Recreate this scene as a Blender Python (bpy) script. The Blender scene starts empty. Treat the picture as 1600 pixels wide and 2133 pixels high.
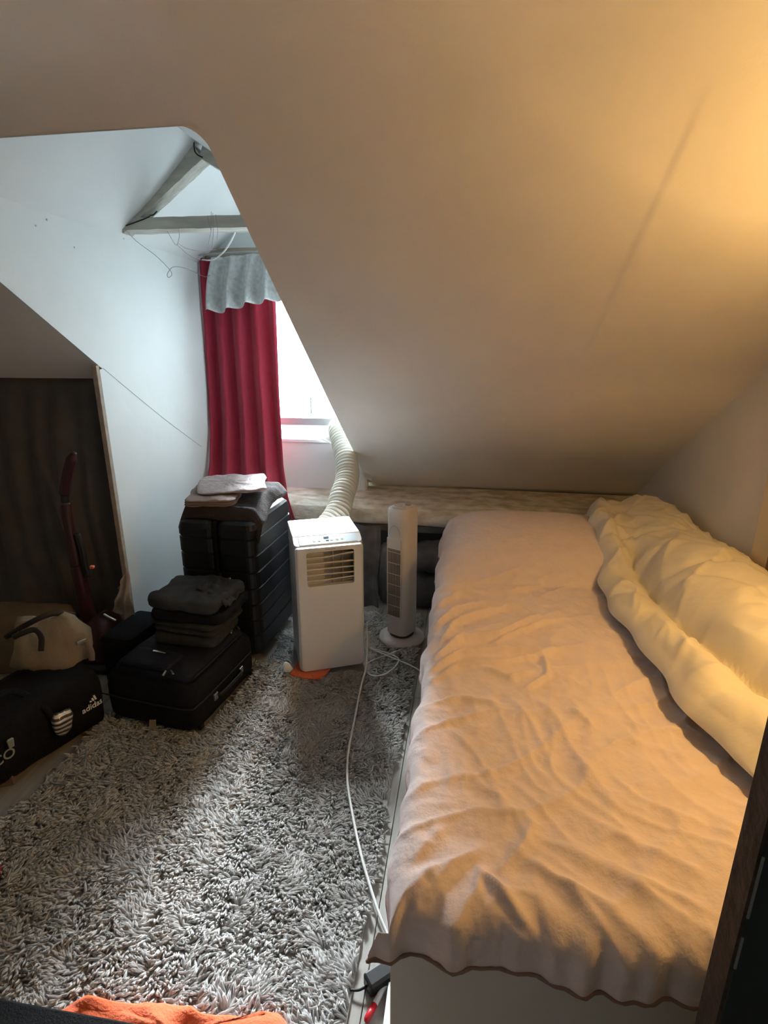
import bpy, bmesh, math, random
import numpy as np
from mathutils import Vector, Matrix, noise
random.seed(7); np.random.seed(7)
S = bpy.context.scene
COL = S.collection
PI = math.pi

# ------------------------------------------------------------------ camera
F, PITCH, YAW, H = 1120.0, math.radians(16.5), math.radians(8.8), 1.48
cd = bpy.data.cameras.new('camera'); cam = bpy.data.objects.new('camera', cd); COL.objects.link(cam)
cam.location = (0, 0, H); cam.rotation_euler = (PI/2 - PITCH, 0, YAW)
cd.sensor_fit = 'VERTICAL'; cd.sensor_height = 36.0; cd.lens = F*36/2133; cd.clip_start = 0.02
S.camera = cam
# ------------------------------------------------------------------ world, light, exposure
W = bpy.data.worlds.new('overcast_sky'); S.world = W; W.use_nodes = True
bg = W.node_tree.nodes['Background']; bg.inputs[0].default_value = (0.72, 0.92, 1.0, 1); bg.inputs[1].default_value = 8.0
vs = S.view_settings; vs.view_transform = 'Standard'; vs.look = 'None'; vs.gamma = 1; vs.use_curve_mapping = False
vs.exposure = 0.75
pl = bpy.data.lights.new('window_portal', 'AREA'); pl.shape = 'RECTANGLE'; pl.size = 0.73; pl.size_y = 1.06
pl.cycles.is_portal = True
po = bpy.data.objects.new('window_portal', pl); COL.objects.link(po)
po.location = (-1.055, 3.50, 1.45); po.rotation_euler = (-PI/2, 0, 0)
LAMP_POS = (0.95, 1.15, 1.46); LAMP_W = 72.0; LAMP_COL = (1.0, 0.58, 0.18)
# hazy sun behind thin cloud, straight in through the dormer window
sl_ = bpy.data.lights.new('hazy_sun', 'SUN'); sl_.energy = 31.0; sl_.angle = math.radians(24); sl_.color = (0.86, 0.94, 1.0)
so_ = bpy.data.objects.new('hazy_sun', sl_); COL.objects.link(so_); so_.location = (-1.5, 6, 4)
so_.rotation_euler = Vector((.60, -2.3, -1.40)).to_track_quat('-Z', 'Y').to_euler()

# ------------------------------------------------------------------ pixel helpers (a pixel gives a direction only)
def ray(x, y):
    a = (x-800)/F; b = (y-1066.5)/F
    fw = math.cos(PITCH)-b*math.sin(PITCH); dn = b*math.cos(PITCH)+math.sin(PITCH)
    return Vector((-math.sin(YAW)*fw+math.cos(YAW)*a, math.cos(YAW)*fw+math.sin(YAW)*a, -dn))
CP = Vector((0, 0, H))
def onz(x, y, z): d = ray(x, y); return CP+d*((z-H)/d.z)
def onx(x, y, X): d = ray(x, y); return CP+d*(X/d.x)
def ony(x, y, Y): d = ray(x, y); return CP+d*(Y/d.y)

# ------------------------------------------------------------------ materials
def mat(name, col, rough=0.6, var=0.0, vscale=8.0, bump=0.0, bscale=60.0, metal=0.0, col2=None, spec=0.4, sheen=0.0, detail=4.0, stretch=(1, 1, 1), trans=0.0):
    m = bpy.data.materials.new(name); m.use_nodes = True
    nt = m.node_tree; p = nt.nodes['Principled BSDF']
    p.inputs['Base Color'].default_value = (*col, 1); p.inputs['Roughness'].default_value = rough
    p.inputs['Metallic'].default_value = metal; p.inputs['Specular IOR Level'].default_value = spec
    if sheen: p.inputs['Sheen Weight'].default_value = sheen
    tc = nt.nodes.new('ShaderNodeTexCoord'); mp = nt.nodes.new('ShaderNodeMapping'); mp.inputs['Scale'].default_value = stretch
    nt.links.new(tc.outputs['Object'], mp.inputs[0])
    if var or col2:
        n = nt.nodes.new('ShaderNodeTexNoise'); n.inputs['Scale'].default_value = vscale; n.inputs['Detail'].default_value = detail
        nt.links.new(mp.outputs[0], n.inputs['Vector'])
        r = nt.nodes.new('ShaderNodeValToRGB'); r.color_ramp.elements[0].position = 0.35; r.color_ramp.elements[1].position = 0.65
        c2 = col2 if col2 else tuple(min(1, c*(1+var)) for c in col)
        c1 = col if col2 else tuple(c*(1-var) for c in col)
        r.color_ramp.elements[0].color = (*c1, 1); r.color_ramp.elements[1].color = (*c2, 1)
        nt.links.new(n.outputs[0], r.inputs[0]); nt.links.new(r.outputs[0], p.inputs['Base Color'])
    if bump:
        n2 = nt.nodes.new('ShaderNodeTexNoise'); n2.inputs['Scale'].default_value = bscale; n2.inputs['Detail'].default_value = 5
        nt.links.new(mp.outputs[0], n2.inputs['Vector'])
        b = nt.nodes.new('ShaderNodeBump'); b.inputs['Strength'].default_value = bump; b.inputs['Distance'].default_value = 0.01
        nt.links.new(n2.outputs[0], b.inputs['Height']); nt.links.new(b.outputs[0], p.inputs['Normal'])
    if trans:
        out = nt.nodes['Material Output']; t = nt.nodes.new('ShaderNodeBsdfTranslucent'); t.inputs[0].default_value = (*col, 1)
        mx = nt.nodes.new('ShaderNodeMixShader'); mx.inputs[0].default_value = trans
        nt.links.new(p.outputs[0], mx.inputs[1]); nt.links.new(t.outputs[0], mx.inputs[2]); nt.links.new(mx.outputs[0], out.inputs[0])
    return m
M = {}
M['plaster'] = mat('white_plaster', (0.80, 0.77, 0.73), 0.75, var=0.03, vscale=3, bump=0.12, bscale=35)
M['cheek'] = mat('white_wall_paint', (0.74, 0.77, 0.77), 0.6, var=0.02, vscale=4, bump=0.08, bscale=25)
M['beam_white'] = mat('rough_white_painted_wood', (0.50, 0.485, 0.43), 0.7, var=0.15, vscale=14, bump=0.5, bscale=40, stretch=(0.4, 2, 2))
M['beam_old'] = mat('flaking_cream_beam', (0.50, 0.42, 0.32), 0.75, col2=(0.84, 0.78, 0.68), vscale=11, detail=8, bump=1.0, bscale=26, stretch=(0.8, 1.6, 1.6))
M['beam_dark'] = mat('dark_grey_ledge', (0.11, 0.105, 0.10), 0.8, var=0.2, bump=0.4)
M['lintel'] = mat('bare_wood_strip', (0.36, 0.31, 0.23), 0.7, var=0.15, stretch=(.3, 3, 3))
M['board_edge'] = mat('raw_board_edge', (0.40, 0.33, 0.27), 0.8, var=0.12, vscale=30)
M['crack'] = mat('grey_joint_line', (0.52, 0.54, 0.56), 0.9)
M['plank'] = mat('grey_laminate', (0.34, 0.32, 0.29), 0.5, var=0.12, vscale=9, stretch=(6, 0.6, 1))
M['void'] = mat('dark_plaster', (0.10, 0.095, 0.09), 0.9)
M['winwhite'] = mat('white_window_paint', (0.80, 0.82, 0.84), 0.4)
M['winrail'] = mat('grey_window_rail', (0.36, 0.38, 0.39), 0.4)
M['red'] = mat('crimson_curtain_cloth', (0.36, 0.018, 0.045), 0.75, var=0.08, vscale=40, sheen=0.2, trans=0.12)
M['valance'] = mat('pale_grey_lace', (0.62, 0.63, 0.62), 0.8, col2=(0.44, 0.45, 0.45), vscale=45, bump=0.2, bscale=80, trans=0.2)
M['dark_curtain'] = mat('charcoal_curtain_cloth', (0.105, 0.096, 0.086), 0.85, var=0.08, vscale=12)
M['acwhite'] = mat('white_plastic', (0.68, 0.67, 0.66), 0.4, bump=0.04, bscale=300)
M['acpanel'] = mat('pale_control_film', (0.62, 0.74, 0.80), 0.3)
M['acdark'] = mat('dark_vent_interior', (0.022, 0.020, 0.018), 0.6)
M['acbeige'] = mat('ivory_vent_plastic', (0.50, 0.45, 0.37), 0.45)
M['aclouvre'] = mat('ivory_louvre_plastic', (0.70, 0.65, 0.56), 0.4)
M['inkgrey'] = mat('grey_print', (0.25, 0.29, 0.32), 0.6)
M['display'] = mat('dark_display', (0.05, 0.09, 0.12), 0.2)
M['hose'] = mat('ivory_ribbed_plastic', (0.78, 0.76, 0.68), 0.4, trans=0.25)
M['cable'] = mat('white_cable', (0.80, 0.80, 0.78), 0.4)
M['fan'] = mat('white_fan_plastic', (0.62, 0.58, 0.56), 0.45)
M['fangrille'] = mat('grey_fan_grille', (0.40, 0.36, 0.34), 0.5)
M['fandark'] = mat('dark_fan_interior', (0.06, 0.055, 0.05), 0.7)
M['sheet'] = mat('dusty_pink_cotton', (0.81, 0.68, 0.65), 0.8, var=0.03, vscale=20, bump=0.30, bscale=55, sheen=0.15)
M['hem'] = mat('dark_hem_piping', (0.30, 0.19, 0.16), 0.8)
M['duvet'] = mat('pale_cream_cotton', (0.76, 0.70, 0.58), 0.75, var=0.03, vscale=9, bump=0.12, bscale=60, sheen=0.15)
M['bedwhite'] = mat('white_bed_board', (0.66, 0.62, 0.56), 0.5, bump=0.03, bscale=200)
M['mattress'] = mat('mattress_ticking', (0.7, 0.68, 0.64), 0.8)
M['black'] = mat('black_nylon', (0.006, 0.006, 0.007), 0.75, spec=0.18, var=0.3, vscale=60, bump=0.25, bscale=220)
M['blackshell'] = mat('black_hard_shell', (0.010, 0.011, 0.014), 0.42, spec=0.25)
M['navy'] = mat('dark_navy_nylon', (0.010, 0.011, 0.018), 0.65, spec=0.22, bump=0.25, bscale=220)
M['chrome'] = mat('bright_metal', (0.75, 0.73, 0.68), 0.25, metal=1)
M['steel'] = mat('zip_metal', (0.50, 0.46, 0.38), 0.35, metal=1)
M['charcoal'] = mat('charcoal_cloth', (0.040, 0.042, 0.046), 0.85, spec=0.2, var=0.15, vscale=20, bump=0.3, bscale=120)
M['blackcloth'] = mat('black_cloth', (0.007, 0.007, 0.009), 0.85, spec=0.2, bump=0.3, bscale=120)
M['greycloth'] = mat('dark_grey_knit', (0.038, 0.038, 0.036), 0.9, spec=0.2, var=0.15, vscale=40, bump=0.4, bscale=150)
M['brownfleece'] = mat('dark_brown_fleece', (0.030, 0.020, 0.018), 0.95, bump=0.5, bscale=140)
M['browncloth'] = mat('mauve_brown_cloth', (0.26, 0.18, 0.16), 0.85, bump=0.3, bscale=100)
M['pinkquilt'] = mat('pale_pink_satin', (0.36, 0.285, 0.275), 0.5, col2=(0.28, 0.22, 0.21), vscale=60, bump=0.3, bscale=70)
M['vacred'] = mat('dark_wine_plastic', (0.045, 0.012, 0.012), 0.35)
M['vacblack'] = mat('black_plastic', (0.012, 0.011, 0.011), 0.4)
M['orange'] = mat('orange_fleece', (0.85, 0.16, 0.055), 0.9, var=0.06, vscale=30, bump=0.4, bscale=150, sheen=0.3)
M['canvas'] = mat('beige_canvas', (0.27, 0.21, 0.135), 0.9, var=0.1, vscale=12, bump=0.3, bscale=160)
M['brownbag'] = mat('brown_paper', (0.17, 0.12, 0.068), 0.85, var=0.15, vscale=5, bump=0.2, bscale=30)
M['leather'] = mat('dark_leather_strap', (0.02, 0.014, 0.012), 0.5)
M['whitecloth'] = mat('off_white_cloth', (0.50, 0.42, 0.36), 0.85, bump=0.2, bscale=90)
M['print'] = mat('white_print', (0.90, 0.89, 0.86), 0.6)
M['print2'] = mat('grey_green_print', (0.30, 0.32, 0.27), 0.6)
M['wood'] = mat('brown_wood', (0.20, 0.12, 0.08), 0.6, var=0.2, stretch=(1, 1, .2))
M['teal'] = mat('dark_teal_paint', (0.012, 0.022, 0.024), 0.55)
M['dooredge'] = mat('worn_dark_brown_edge', (0.050, 0.031, 0.022), 0.7, var=0.35, vscale=18, bump=0.5, bscale=60)
M['chip'] = mat('chipped_pale_paint', (0.22, 0.23, 0.22), 0.7)
M['lace'] = mat('storage_grey_fabric', (0.085, 0.076, 0.076), 0.7, var=0.25, vscale=14, bump=0.3, bscale=40)
M['darkpink'] = mat('red_cloth', (0.42, 0.03, 0.06), 0.8)
M['trim'] = mat('cream_trim_paint', (0.72, 0.62, 0.47), 0.5)
M['leaf'] = mat('leaf_green', (0.018, 0.032, 0.024), 0.6)
M['concrete'] = mat('pale_concrete', (0.55, 0.55, 0.54), 0.9)
M['shade'] = mat('cream_lamp_shade', (0.92, 0.84, 0.68), 0.8, trans=0.85)
M['brass'] = mat('brass', (0.55, 0.40, 0.18), 0.3, metal=1)
M['translucent'] = mat('white_seal_cloth', (0.80, 0.80, 0.78), 0.7, trans=0.35)
M['wire'] = mat('thin_grey_wire', (0.30, 0.28, 0.29), 0.5)
M['mauvewire'] = mat('thin_mauve_wire', (0.36, 0.27, 0.32), 0.5)
M['redplastic'] = mat('red_plastic', (0.6, 0.02, 0.03), 0.25)
# striped silver pouch
def stripes(name, a, b, scale):
    m = mat(name, a, 0.3); nt = m.node_tree; p = nt.nodes['Principled BSDF']
    tc = nt.nodes.new('ShaderNodeTexCoord'); w = nt.nodes.new('ShaderNodeTexWave'); w.bands_direction = 'Z'
    w.inputs['Scale'].default_value = scale; w.inputs['Distortion'].default_value = 1.5
    r = nt.nodes.new('ShaderNodeValToRGB'); r.color_ramp.interpolation = 'LINEAR'
    r.color_ramp.elements[0].color = (*b, 1); r.color_ramp.elements[1].color = (*a, 1); r.color_ramp.elements[0].position = .4; r.color_ramp.elements[1].position = .6
    nt.links.new(tc.outputs['Object'], w.inputs[0]); nt.links.new(w.outputs[0], r.inputs[0]); nt.links.new(r.outputs[0], p.inputs['Base Color'])
    p.inputs['Metallic'].default_value = 0.5
    return m
M['stripes'] = stripes('silver_striped_foil', (0.85, 0.80, 0.70), (0.10, 0.08, 0.06), 16)
# glass: clear pane with a weak reflection
g = bpy.data.materials.new('window_glass'); g.use_nodes = True; nt = g.node_tree; nt.nodes.remove(nt.nodes['Principled BSDF'])
tr = nt.nodes.new('ShaderNodeBsdfTransparent'); gl = nt.nodes.new('ShaderNodeBsdfGlossy'); gl.inputs['Roughness'].default_value = 0.02
mx = nt.nodes.new('ShaderNodeMixShader'); mx.inputs[0].default_value = 0.05
nt.links.new(tr.outputs[0], mx.inputs[1]); nt.links.new(gl.outputs[0], mx.inputs[2]); nt.links.new(mx.outputs[0], nt.nodes['Material Output'].inputs[0])
M['glass'] = g
# shag yarn: each tuft its own grey
y = mat('shag_yarn', (0.85, 0.84, 0.82), 0.42, sheen=0.5, spec=0.7, trans=0.42); nt = y.node_tree; at = nt.nodes.new('ShaderNodeAttribute'); at.attribute_name = 'tint'
rp = nt.nodes.new('ShaderNodeValToRGB'); rp.color_ramp.elements[0].color = (0.44, 0.41, 0.39, 1); rp.color_ramp.elements[1].color = (0.94, 0.92, 0.90, 1)
nt.links.new(at.outputs['Fac'], rp.inputs[0]); nt.links.new(rp.outputs[0], nt.nodes['Principled BSDF'].inputs['Base Color'])
M['yarn'] = y
# bulb
b_ = bpy.data.materials.new('lit_bulb'); b_.use_nodes = True; nt = b_.node_tree; nt.nodes.remove(nt.nodes['Principled BSDF'])
em = nt.nodes.new('ShaderNodeEmission'); em.inputs[0].default_value = (*LAMP_COL, 1); em.inputs[1].default_value = 20
nt.links.new(em.outputs[0], nt.nodes['Material Output'].inputs[0]); M['bulb'] = b_

# ------------------------------------------------------------------ mesh helpers
def link(name, me, m, parent=None, smooth=False, loc=None, rot=None):
    o = bpy.data.objects.new(name, me); COL.objects.link(o)
    if m is not None:
        me.materials.clear(); me.materials.append(M[m])
    if smooth: me.polygons.foreach_set('use_smooth', [True]*len(me.polygons))
    if parent is not None: o.parent = parent
    if loc is not None: o.location = loc
    if rot is not None: o.rotation_euler = rot
    return o
def pyd(name, v, f):
    me = bpy.data.meshes.new(name); me.from_pydata([tuple(p) for p in v], [], [tuple(q) for q in f]); me.update(); return me
def boxm(name, x0, x1, y0, y1, z0, z1, bev=0.0, seg=2):
    bm = bmesh.new(); bmesh.ops.create_cube(bm, size=1)
    for v in bm.verts: v.co = Vector((x0+(v.co.x+.5)*(x1-x0), y0+(v.co.y+.5)*(y1-y0), z0+(v.co.z+.5)*(z1-z0)))
    if bev: bmesh.ops.bevel(bm, geom=bm.edges[:], offset=bev, segments=seg, profile=.5, affect='EDGES')
    me = bpy.data.meshes.new(name); bm.to_mesh(me); bm.free(); return me
def box(name, x0, x1, y0, y1, z0, z1, m, parent=None, bev=0.0, seg=2, **k):
    return link(name, boxm(name, x0, x1, y0, y1, z0, z1, bev, seg), m, parent, smooth=False, **k)
def fixn(me):
    bm = bmesh.new(); bm.from_mesh(me); bmesh.ops.recalc_face_normals(bm, faces=bm.faces[:]); bm.to_mesh(me); bm.free(); me.update(); return me
def prism(name, pts, axis, a, b):
    """polygon pts (2D) extruded along axis ('x': pts are (y,z); 'y': pts are (x,z))"""
    n = len(pts)
    if axis == 'x': v = [(a, p, q) for p, q in pts]+[(b, p, q) for p, q in pts]
    else: v = [(p, a, q) for p, q in pts]+[(p, b, q) for p, q in pts]
    f = [tuple(range(n)), tuple(range(2*n-1, n-1, -1))]+[(i, (i+1) % n, n+(i+1) % n, n+i) for i in range(n)]
    return fixn(pyd(name, v, f))
def rrect(w, d, r, n=5):
    out = []
    for cx, cy, a0 in ((w/2-r, d/2-r, 0), (-w/2+r, d/2-r, PI/2), (-w/2+r, -d/2+r, PI), (w/2-r, -d/2+r, 1.5*PI)):
        for i in range(n+1):
            a = a0+PI/2*i/n; out.append((cx+r*math.cos(a), cy+r*math.sin(a)))
    return out
def densify(poly, step):
    out = []
    n = len(poly)
    for i in range(n):
        a, b = poly[i], poly[(i+1) % n]; L = math.hypot(b[0]-a[0], b[1]-a[1]); k = max(1, int(L/step))
        for j in range(k): out.append((a[0]+(b[0]-a[0])*j/k, a[1]+(b[1]-a[1])*j/k))
    return out
def loftm(name, rings, cap=True):
    n = len(rings[0]); v = [p for r in rings for p in r]; f = []
    for i in range(len(rings)-1):
        for j in range(n): f.append((i*n+j, i*n+(j+1) % n, (i+1)*n+(j+1) % n, (i+1)*n+j))
    if cap:
        for i, rev in ((0, True), (len(rings)-1, False)):
            c = len(v); ring = rings[i]; v.append(tuple(sum(q[k] for q in ring)/n for k in range(3)))
            for j in range(n):
                t = (i*n+j, i*n+(j+1) % n, c); f.append(t[::-1] if rev else t)
    return pyd(name, v, f)
def slab(name, w, d, r, levels, step=None):
    """rounded-rectangle loft; levels = (z, inset)"""
    rings = []
    for z, ins in levels:
        p = rrect(max(.004, w-2*ins), max(.004, d-2*ins), max(.001, r-ins*.5)) if ins < r else rrect(max(.004, w-2*ins), max(.004, d-2*ins), max(.001, min(r*.5, (min(w, d)-2*ins)*.4)))
        rings.append([(x, y, z) for x, y in p])
    if step:
        base = rrect(w, d, r); out = []
        dens = [densify([(q[0], q[1]) for q in ring], step) for ring in rings]
        # same count for each ring: resample by angle-free index from ring 0 proportions
        n = len(densify(base, step))
        def resample(poly, n):
            P = poly+[poly[0]]; L = [0]
            for i in range(len(poly)): L.append(L[-1]+math.hypot(P[i+1][0]-P[i][0], P[i+1][1]-P[i][1]))
            o = []; k = 0
            for i in range(n):
                t = L[-1]*i/n
                while L[k+1] < t: k += 1
                u = (t-L[k])/max(1e-9, L[k+1]-L[k]); o.append((P[k][0]+(P[k+1][0]-P[k][0])*u, P[k][1]+(P[k+1][1]-P[k][1])*u))
            return o
        rings = [[(x, y, rings[i][0][2]) for x, y in resample([(q[0], q[1]) for q in rings[i]], n)] for i in range(len(rings))]
    return loftm(name, rings)
def frame_path(path):
    P = [Vector(p) for p in path]; T = []
    for i in range(len(P)):
        t = P[min(i+1, len(P)-1)]-P[max(i-1, 0)]; T.append(t.normalized() if t.length > 1e-9 else Vector((0, 0, 1)))
    up = Vector((0, 0, 1)) if abs(T[0].z) < .9 else Vector((1, 0, 0))
    N = (up-T[0]*up.dot(T[0])).normalized(); fr = []
    for i in range(len(P)):
        N = (N-T[i]*N.dot(T[i])); N = N.normalized() if N.length > 1e-6 else T[i].orthogonal().normalized()
        fr.append((P[i], N, T[i].cross(N)))
    return fr
def tubem(name, path, r, n=8, flat=1.0):
    fr = frame_path(path); rings = []
    for i, (p, a, b) in enumerate(fr):
        rr = r[i] if isinstance(r, (list, tuple)) else r
        rings.append([tuple(p+a*(rr*math.cos(2*PI*k/n))+b*(rr*flat*math.sin(2*PI*k/n))) for k in range(n)])
    return loftm(name, rings)
def spline(pts, n=8):
    """Catmull-Rom through pts"""
    P = [Vector(p) for p in pts]; P = [P[0]*2-P[1]]+P+[P[-1]*2-P[-2]]; out = []
    for i in range(1, len(P)-2):
        for k in range(n):
            t = k/n; a, b, c, d = P[i-1:i+3]
            out.append(.5*((2*b)+(c-a)*t+(2*a-5*b+4*c-d)*t*t+(3*b-a-3*c+d)*t**3))
    out.append(P[-2]); return out
def tube(name, pts, r, m, parent=None, n=8, sub=8, flat=1.0, **k):
    path = spline(pts, sub) if sub else pts
    return link(name, tubem(name, path, r, n, flat), m, parent, smooth=True, **k)
def lathe(name, prof, m, parent=None, n=32, **k):
    rings = [[(r*math.cos(2*PI*j/n), r*math.sin(2*PI*j/n), z) for j in range(n)] for r, z in prof]
    return link(name, loftm(name, rings), m, parent, smooth=True, **k)
def gridm(name, fn, nu, nv):
    v = [tuple(fn(i/nu, j/nv)) for j in range(nv+1) for i in range(nu+1)]
    f = [(j*(nu+1)+i, j*(nu+1)+i+1, (j+1)*(nu+1)+i+1, (j+1)*(nu+1)+i) for j in range(nv) for i in range(nu)]
    return pyd(name, v, f)
def crumple(me, amp, sc, seed=0, oct=3, top=1.0):
    off = Vector((seed*7.3, seed*3.1, seed*1.7))
    nrm = [v.normal.copy() for v in me.vertices]
    for v, nn in zip(me.vertices, nrm):
        v.co += nn*(amp*noise.fractal(v.co*sc+off, 1.0, 2.0, oct))
    me.update(); return me
def ridged(p, sc, seed): return 1-abs(noise.noise(Vector((p[0]*sc[0]+seed, p[1]*sc[1]-seed, seed*.37))))*2
def empty(name, loc, rz, label, cat, group=None):
    o = bpy.data.objects.new(name, None); COL.objects.link(o); o.location = loc; o.rotation_euler = (0, 0, rz); o.empty_display_size = .05
    return tag(o, label, cat, group)
def tag(o, label, cat, group=None):
    o['label'] = label; o['category'] = cat
    if group: o['group'] = group
    return o
def struct(o, label=None, cat=None):
    o['kind'] = 'structure'
    if label: o['label'] = label
    if cat: o['category'] = cat
    return o
def interp(x, xs, ys): return float(np.interp(x, xs, ys))
def sstep(a, b, x): t = min(1, max(0, (x-a)/(b-a))); return t*t*(3-2*t)
def text_mesh(s, size, depth=0.001, shear=0.0):
    c = bpy.data.curves.new('txt', 'FONT'); c.body = s; c.size = size; c.extrude = depth; c.shear = shear; c.align_x = 'CENTER'; c.align_y = 'CENTER'; c.offset = size*.012
    o = bpy.data.objects.new('txt', c); COL.objects.link(o); bpy.context.view_layer.update()
    me = bpy.data.meshes.new_from_object(o.evaluated_get(bpy.context.evaluated_depsgraph_get()))
    bpy.data.objects.remove(o); bpy.data.curves.remove(c); return me
def solidify(o, t, off=0):
    md = o.modifiers.new('thickness', 'SOLIDIFY'); md.thickness = t; md.offset = off; return o

# ================================================================== THE ROOM SHELL
XL, XR = -1.668, -0.665        # dormer cheeks
XO, XW = -2.75, 1.10           # outer left wall, right wall
YW = 3.42                      # window wall
PY = [-1.4, 0.9, 1.10, 1.24, 1.34, 1.41, 1.63, 1.85, 2.23, 2.325, 2.58, 3.18, 3.45, 3.64]
PZ = [2.085, 2.085, 2.080, 2.067, 2.040, 2.000, 1.855, 1.713, 1.470, 1.410, 1.245, 0.875, 0.690, 0.560]
def zc(Y): return interp(Y, PY, PZ)
def bulge(X, Y):
    n = noise.fractal(Vector((X*1.3, Y*1.3, 4.2)), 1, 2, 2)*.010
    # plasterboard joint running up the slope: the right-hand board sits a little proud
    xc = 0.455-0.04*(Y-1.3)
    fade = sstep(1.32, 1.5, Y)*(1-sstep(2.2, 2.6, Y))
    return n+(-0.005*sstep(xc-.004, xc+.022, X)*(1-sstep(xc+.05, xc+.5, X)))*fade
xs = sorted(set([round(a, 4) for a in list(np.arange(XO, XW+.03, .045))+[XL, XR, XW+.03]]+[round(0.42+.006*i, 4) for i in range(14)]))
ys = [-1.4, -.8, -.3, .1, .4, .6, .75, .9]+[round(.94+.03*i, 4) for i in range(13)]+[1.36, 1.385, 1.41]+[round(1.44+.045*i, 4) for i in range(48)]+[3.64]
vid = {}; V = []; Fc = []
def cv(i, j):
    if (i, j) not in vid:
        X, Y = xs[i], ys[j]; z = zc(Y)+(bulge(X, Y) if not (abs(X-XL) < .02 or abs(X-XR) < .02) else 0)
        # rounded top corner of the dormer opening
        vid[(i, j)] = len(V); V.append((X, Y, z))
    return vid[(i, j)]
for i in range(len(xs)-1):
    for j in range(len(ys)-1):
        mx_, my_ = (xs[i]+xs[i+1])/2, (ys[j]+ys[j+1])/2
        if XL < mx_ < XR and my_ > 1.41: continue
        Fc.append((cv(i, j), cv(i+1, j), cv(i+1, j+1), cv(i, j+1)))
o = link('ceiling', pyd('ceiling', V, Fc), 'plaster', smooth=True); struct(o, 'white plastered attic ceiling bending down into the roof slope', 'ceiling')
# small plaster fillet rounding the upper right corner of the opening
R = .06; fv = [(XR+.002, 1.405, zc(1.405)-.001)]; ff = []
for k in range(9):
    a = PI/2*k/8; X = XR-R+R*math.cos(a)+.002; Y = 1.405+R-R*math.sin(a); fv.append((X, Y, zc(Y)-.001))
fv = [fv[0]]+fv[1:]
ff = [(0, k, k+1) for k in range(1, 9)]
link('corner_fillet', pyd('corner_fillet', fv, ff), 'plaster', o)

# floor with laminate planks
fl = box('floor', XO, XW, -1.4, 3.7, -.06, -.012, 'void'); struct(fl, 'grey laminate floor', 'floor')
pw = .135; k = 0; x = XO
while x < XW-.001:
    y0 = -1.4-(k % 3)*.4
    while y0 < 3.7:
        a, b = max(-1.4, y0), min(3.7, y0+1.29)
        box('plank', x+.001, min(XW, x+pw)-.001, a+.001, b-.001, -.012, 0, 'plank', fl, bev=.0012, seg=1); y0 += 1.29
    x += pw; k += 1

# dormer cheek, left (the bright wall)
Yb = 2.305
yy = list(np.linspace(1.405, 2.325, 14))
poly = [(Yb, 0), (YW+.02, 0), (YW+.02, 2.012), (1.405, 2.012)]+[(a, zc(a)) for a in yy[1:]]+[(Yb, zc(2.325)-.004)]
wl = link('wall_left', prism('wall_left', poly, 'x', XL-.02, XL), 'cheek'); struct(wl, 'bright white dormer side wall left of the red curtain', 'wall')
# joint line continuing the roof slope on the cheek
pts = [onx(215, 767, XL+.0012), onx(300, 838, XL+.0012), onx(360, 886, XL+.0012), onx(420, 930, XL+.0012)]
tube('joint_line', pts, .0011, 'crack', wl, n=5)
for px in ((75, 470), (155, 515), (98, 458), (258, 497)):
    p = onx(*px, XL+.001); link('dent', tubem('dent', [p-Vector((.001, 0, 0)), p+Vector((.001, 0, 0))], .0036, 8), 'crack', wl)
# right cheek
poly = [(YW+.02, .55), (YW+.02, 2.012), (1.405, 2.012)]+[(a, zc(a)+.002) for a in np.linspace(1.45, 3.42, 16)]
wr = link('wall_dormer', prism('wall_dormer', poly, 'x', XR+.001, XR+.02), 'cheek'); struct(wr, 'white dormer side wall behind the roof slope', 'wall')
# gable ceiling of the dormer
RX, RZ = -1.235, 2.372
gv = lambda X, z: [(X, 1.36, z), (X, YW+.02, z)]
def gab(u, v):
    Y = 1.408+(YW+.02-1.408)*v
    X = XL+(RX-XL)*u if True else 0
    return (X, Y, 2.007+(RZ-2.007)*u-0.012*math.sin(PI*u))
def gab2(u, v):
    Y = 1.408+(YW+.02-1.408)*v
    return (RX+(XR+.002-RX)*u, Y, RZ+(2.007-RZ)*u)
gc = link('ceiling_dormer', gridm('ceiling_dormer', gab, 8, 10), 'cheek', smooth=True); struct(gc, 'white gabled ceiling inside the dormer', 'ceiling')
link('gable_slope', gridm('gable_slope', gab2, 4, 6), 'cheek', gc)
link('gable_closure', pyd('gable_closure', [(XL, 1.407, 2.001), (XR, 1.407, 2.001), (XR, 1.407, 2.5), (XL, 1.407, 2.5)], [(0, 1, 2, 3)]), 'cheek', gc)
# window wall with its opening
OX0, OX1, OZ0, OZ1 = -1.42, -0.69, 0.915, 1.985
wb = empty('wall_back', (0, 0, 0), 0, 'white window wall at the end of the dormer', 'wall'); wb['kind'] = 'structure'
box('wall_strip', XL, OX0, YW, YW+.12, .55, 2.01, 'cheek', wb)
box('wall_strip', OX1, XR+.01, YW, YW+.12, .55, 2.01, 'cheek', wb)
box('infill_board', OX0, OX1, YW, YW+.10, .55, OZ0, 'winwhite', wb, bev=.004)
link('gable_end', prism('gable_end', [(XL, OZ1), (XR+.01, OZ1), (XR+.01, 2.02), (RX, RZ+.02), (XL, 2.02)], 'y', YW, YW+.12), 'cheek', wb)
box('lintel_strip', XL, XR, YW-.05, YW, 2.035, 2.085, 'lintel', wb, bev=.004)
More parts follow.
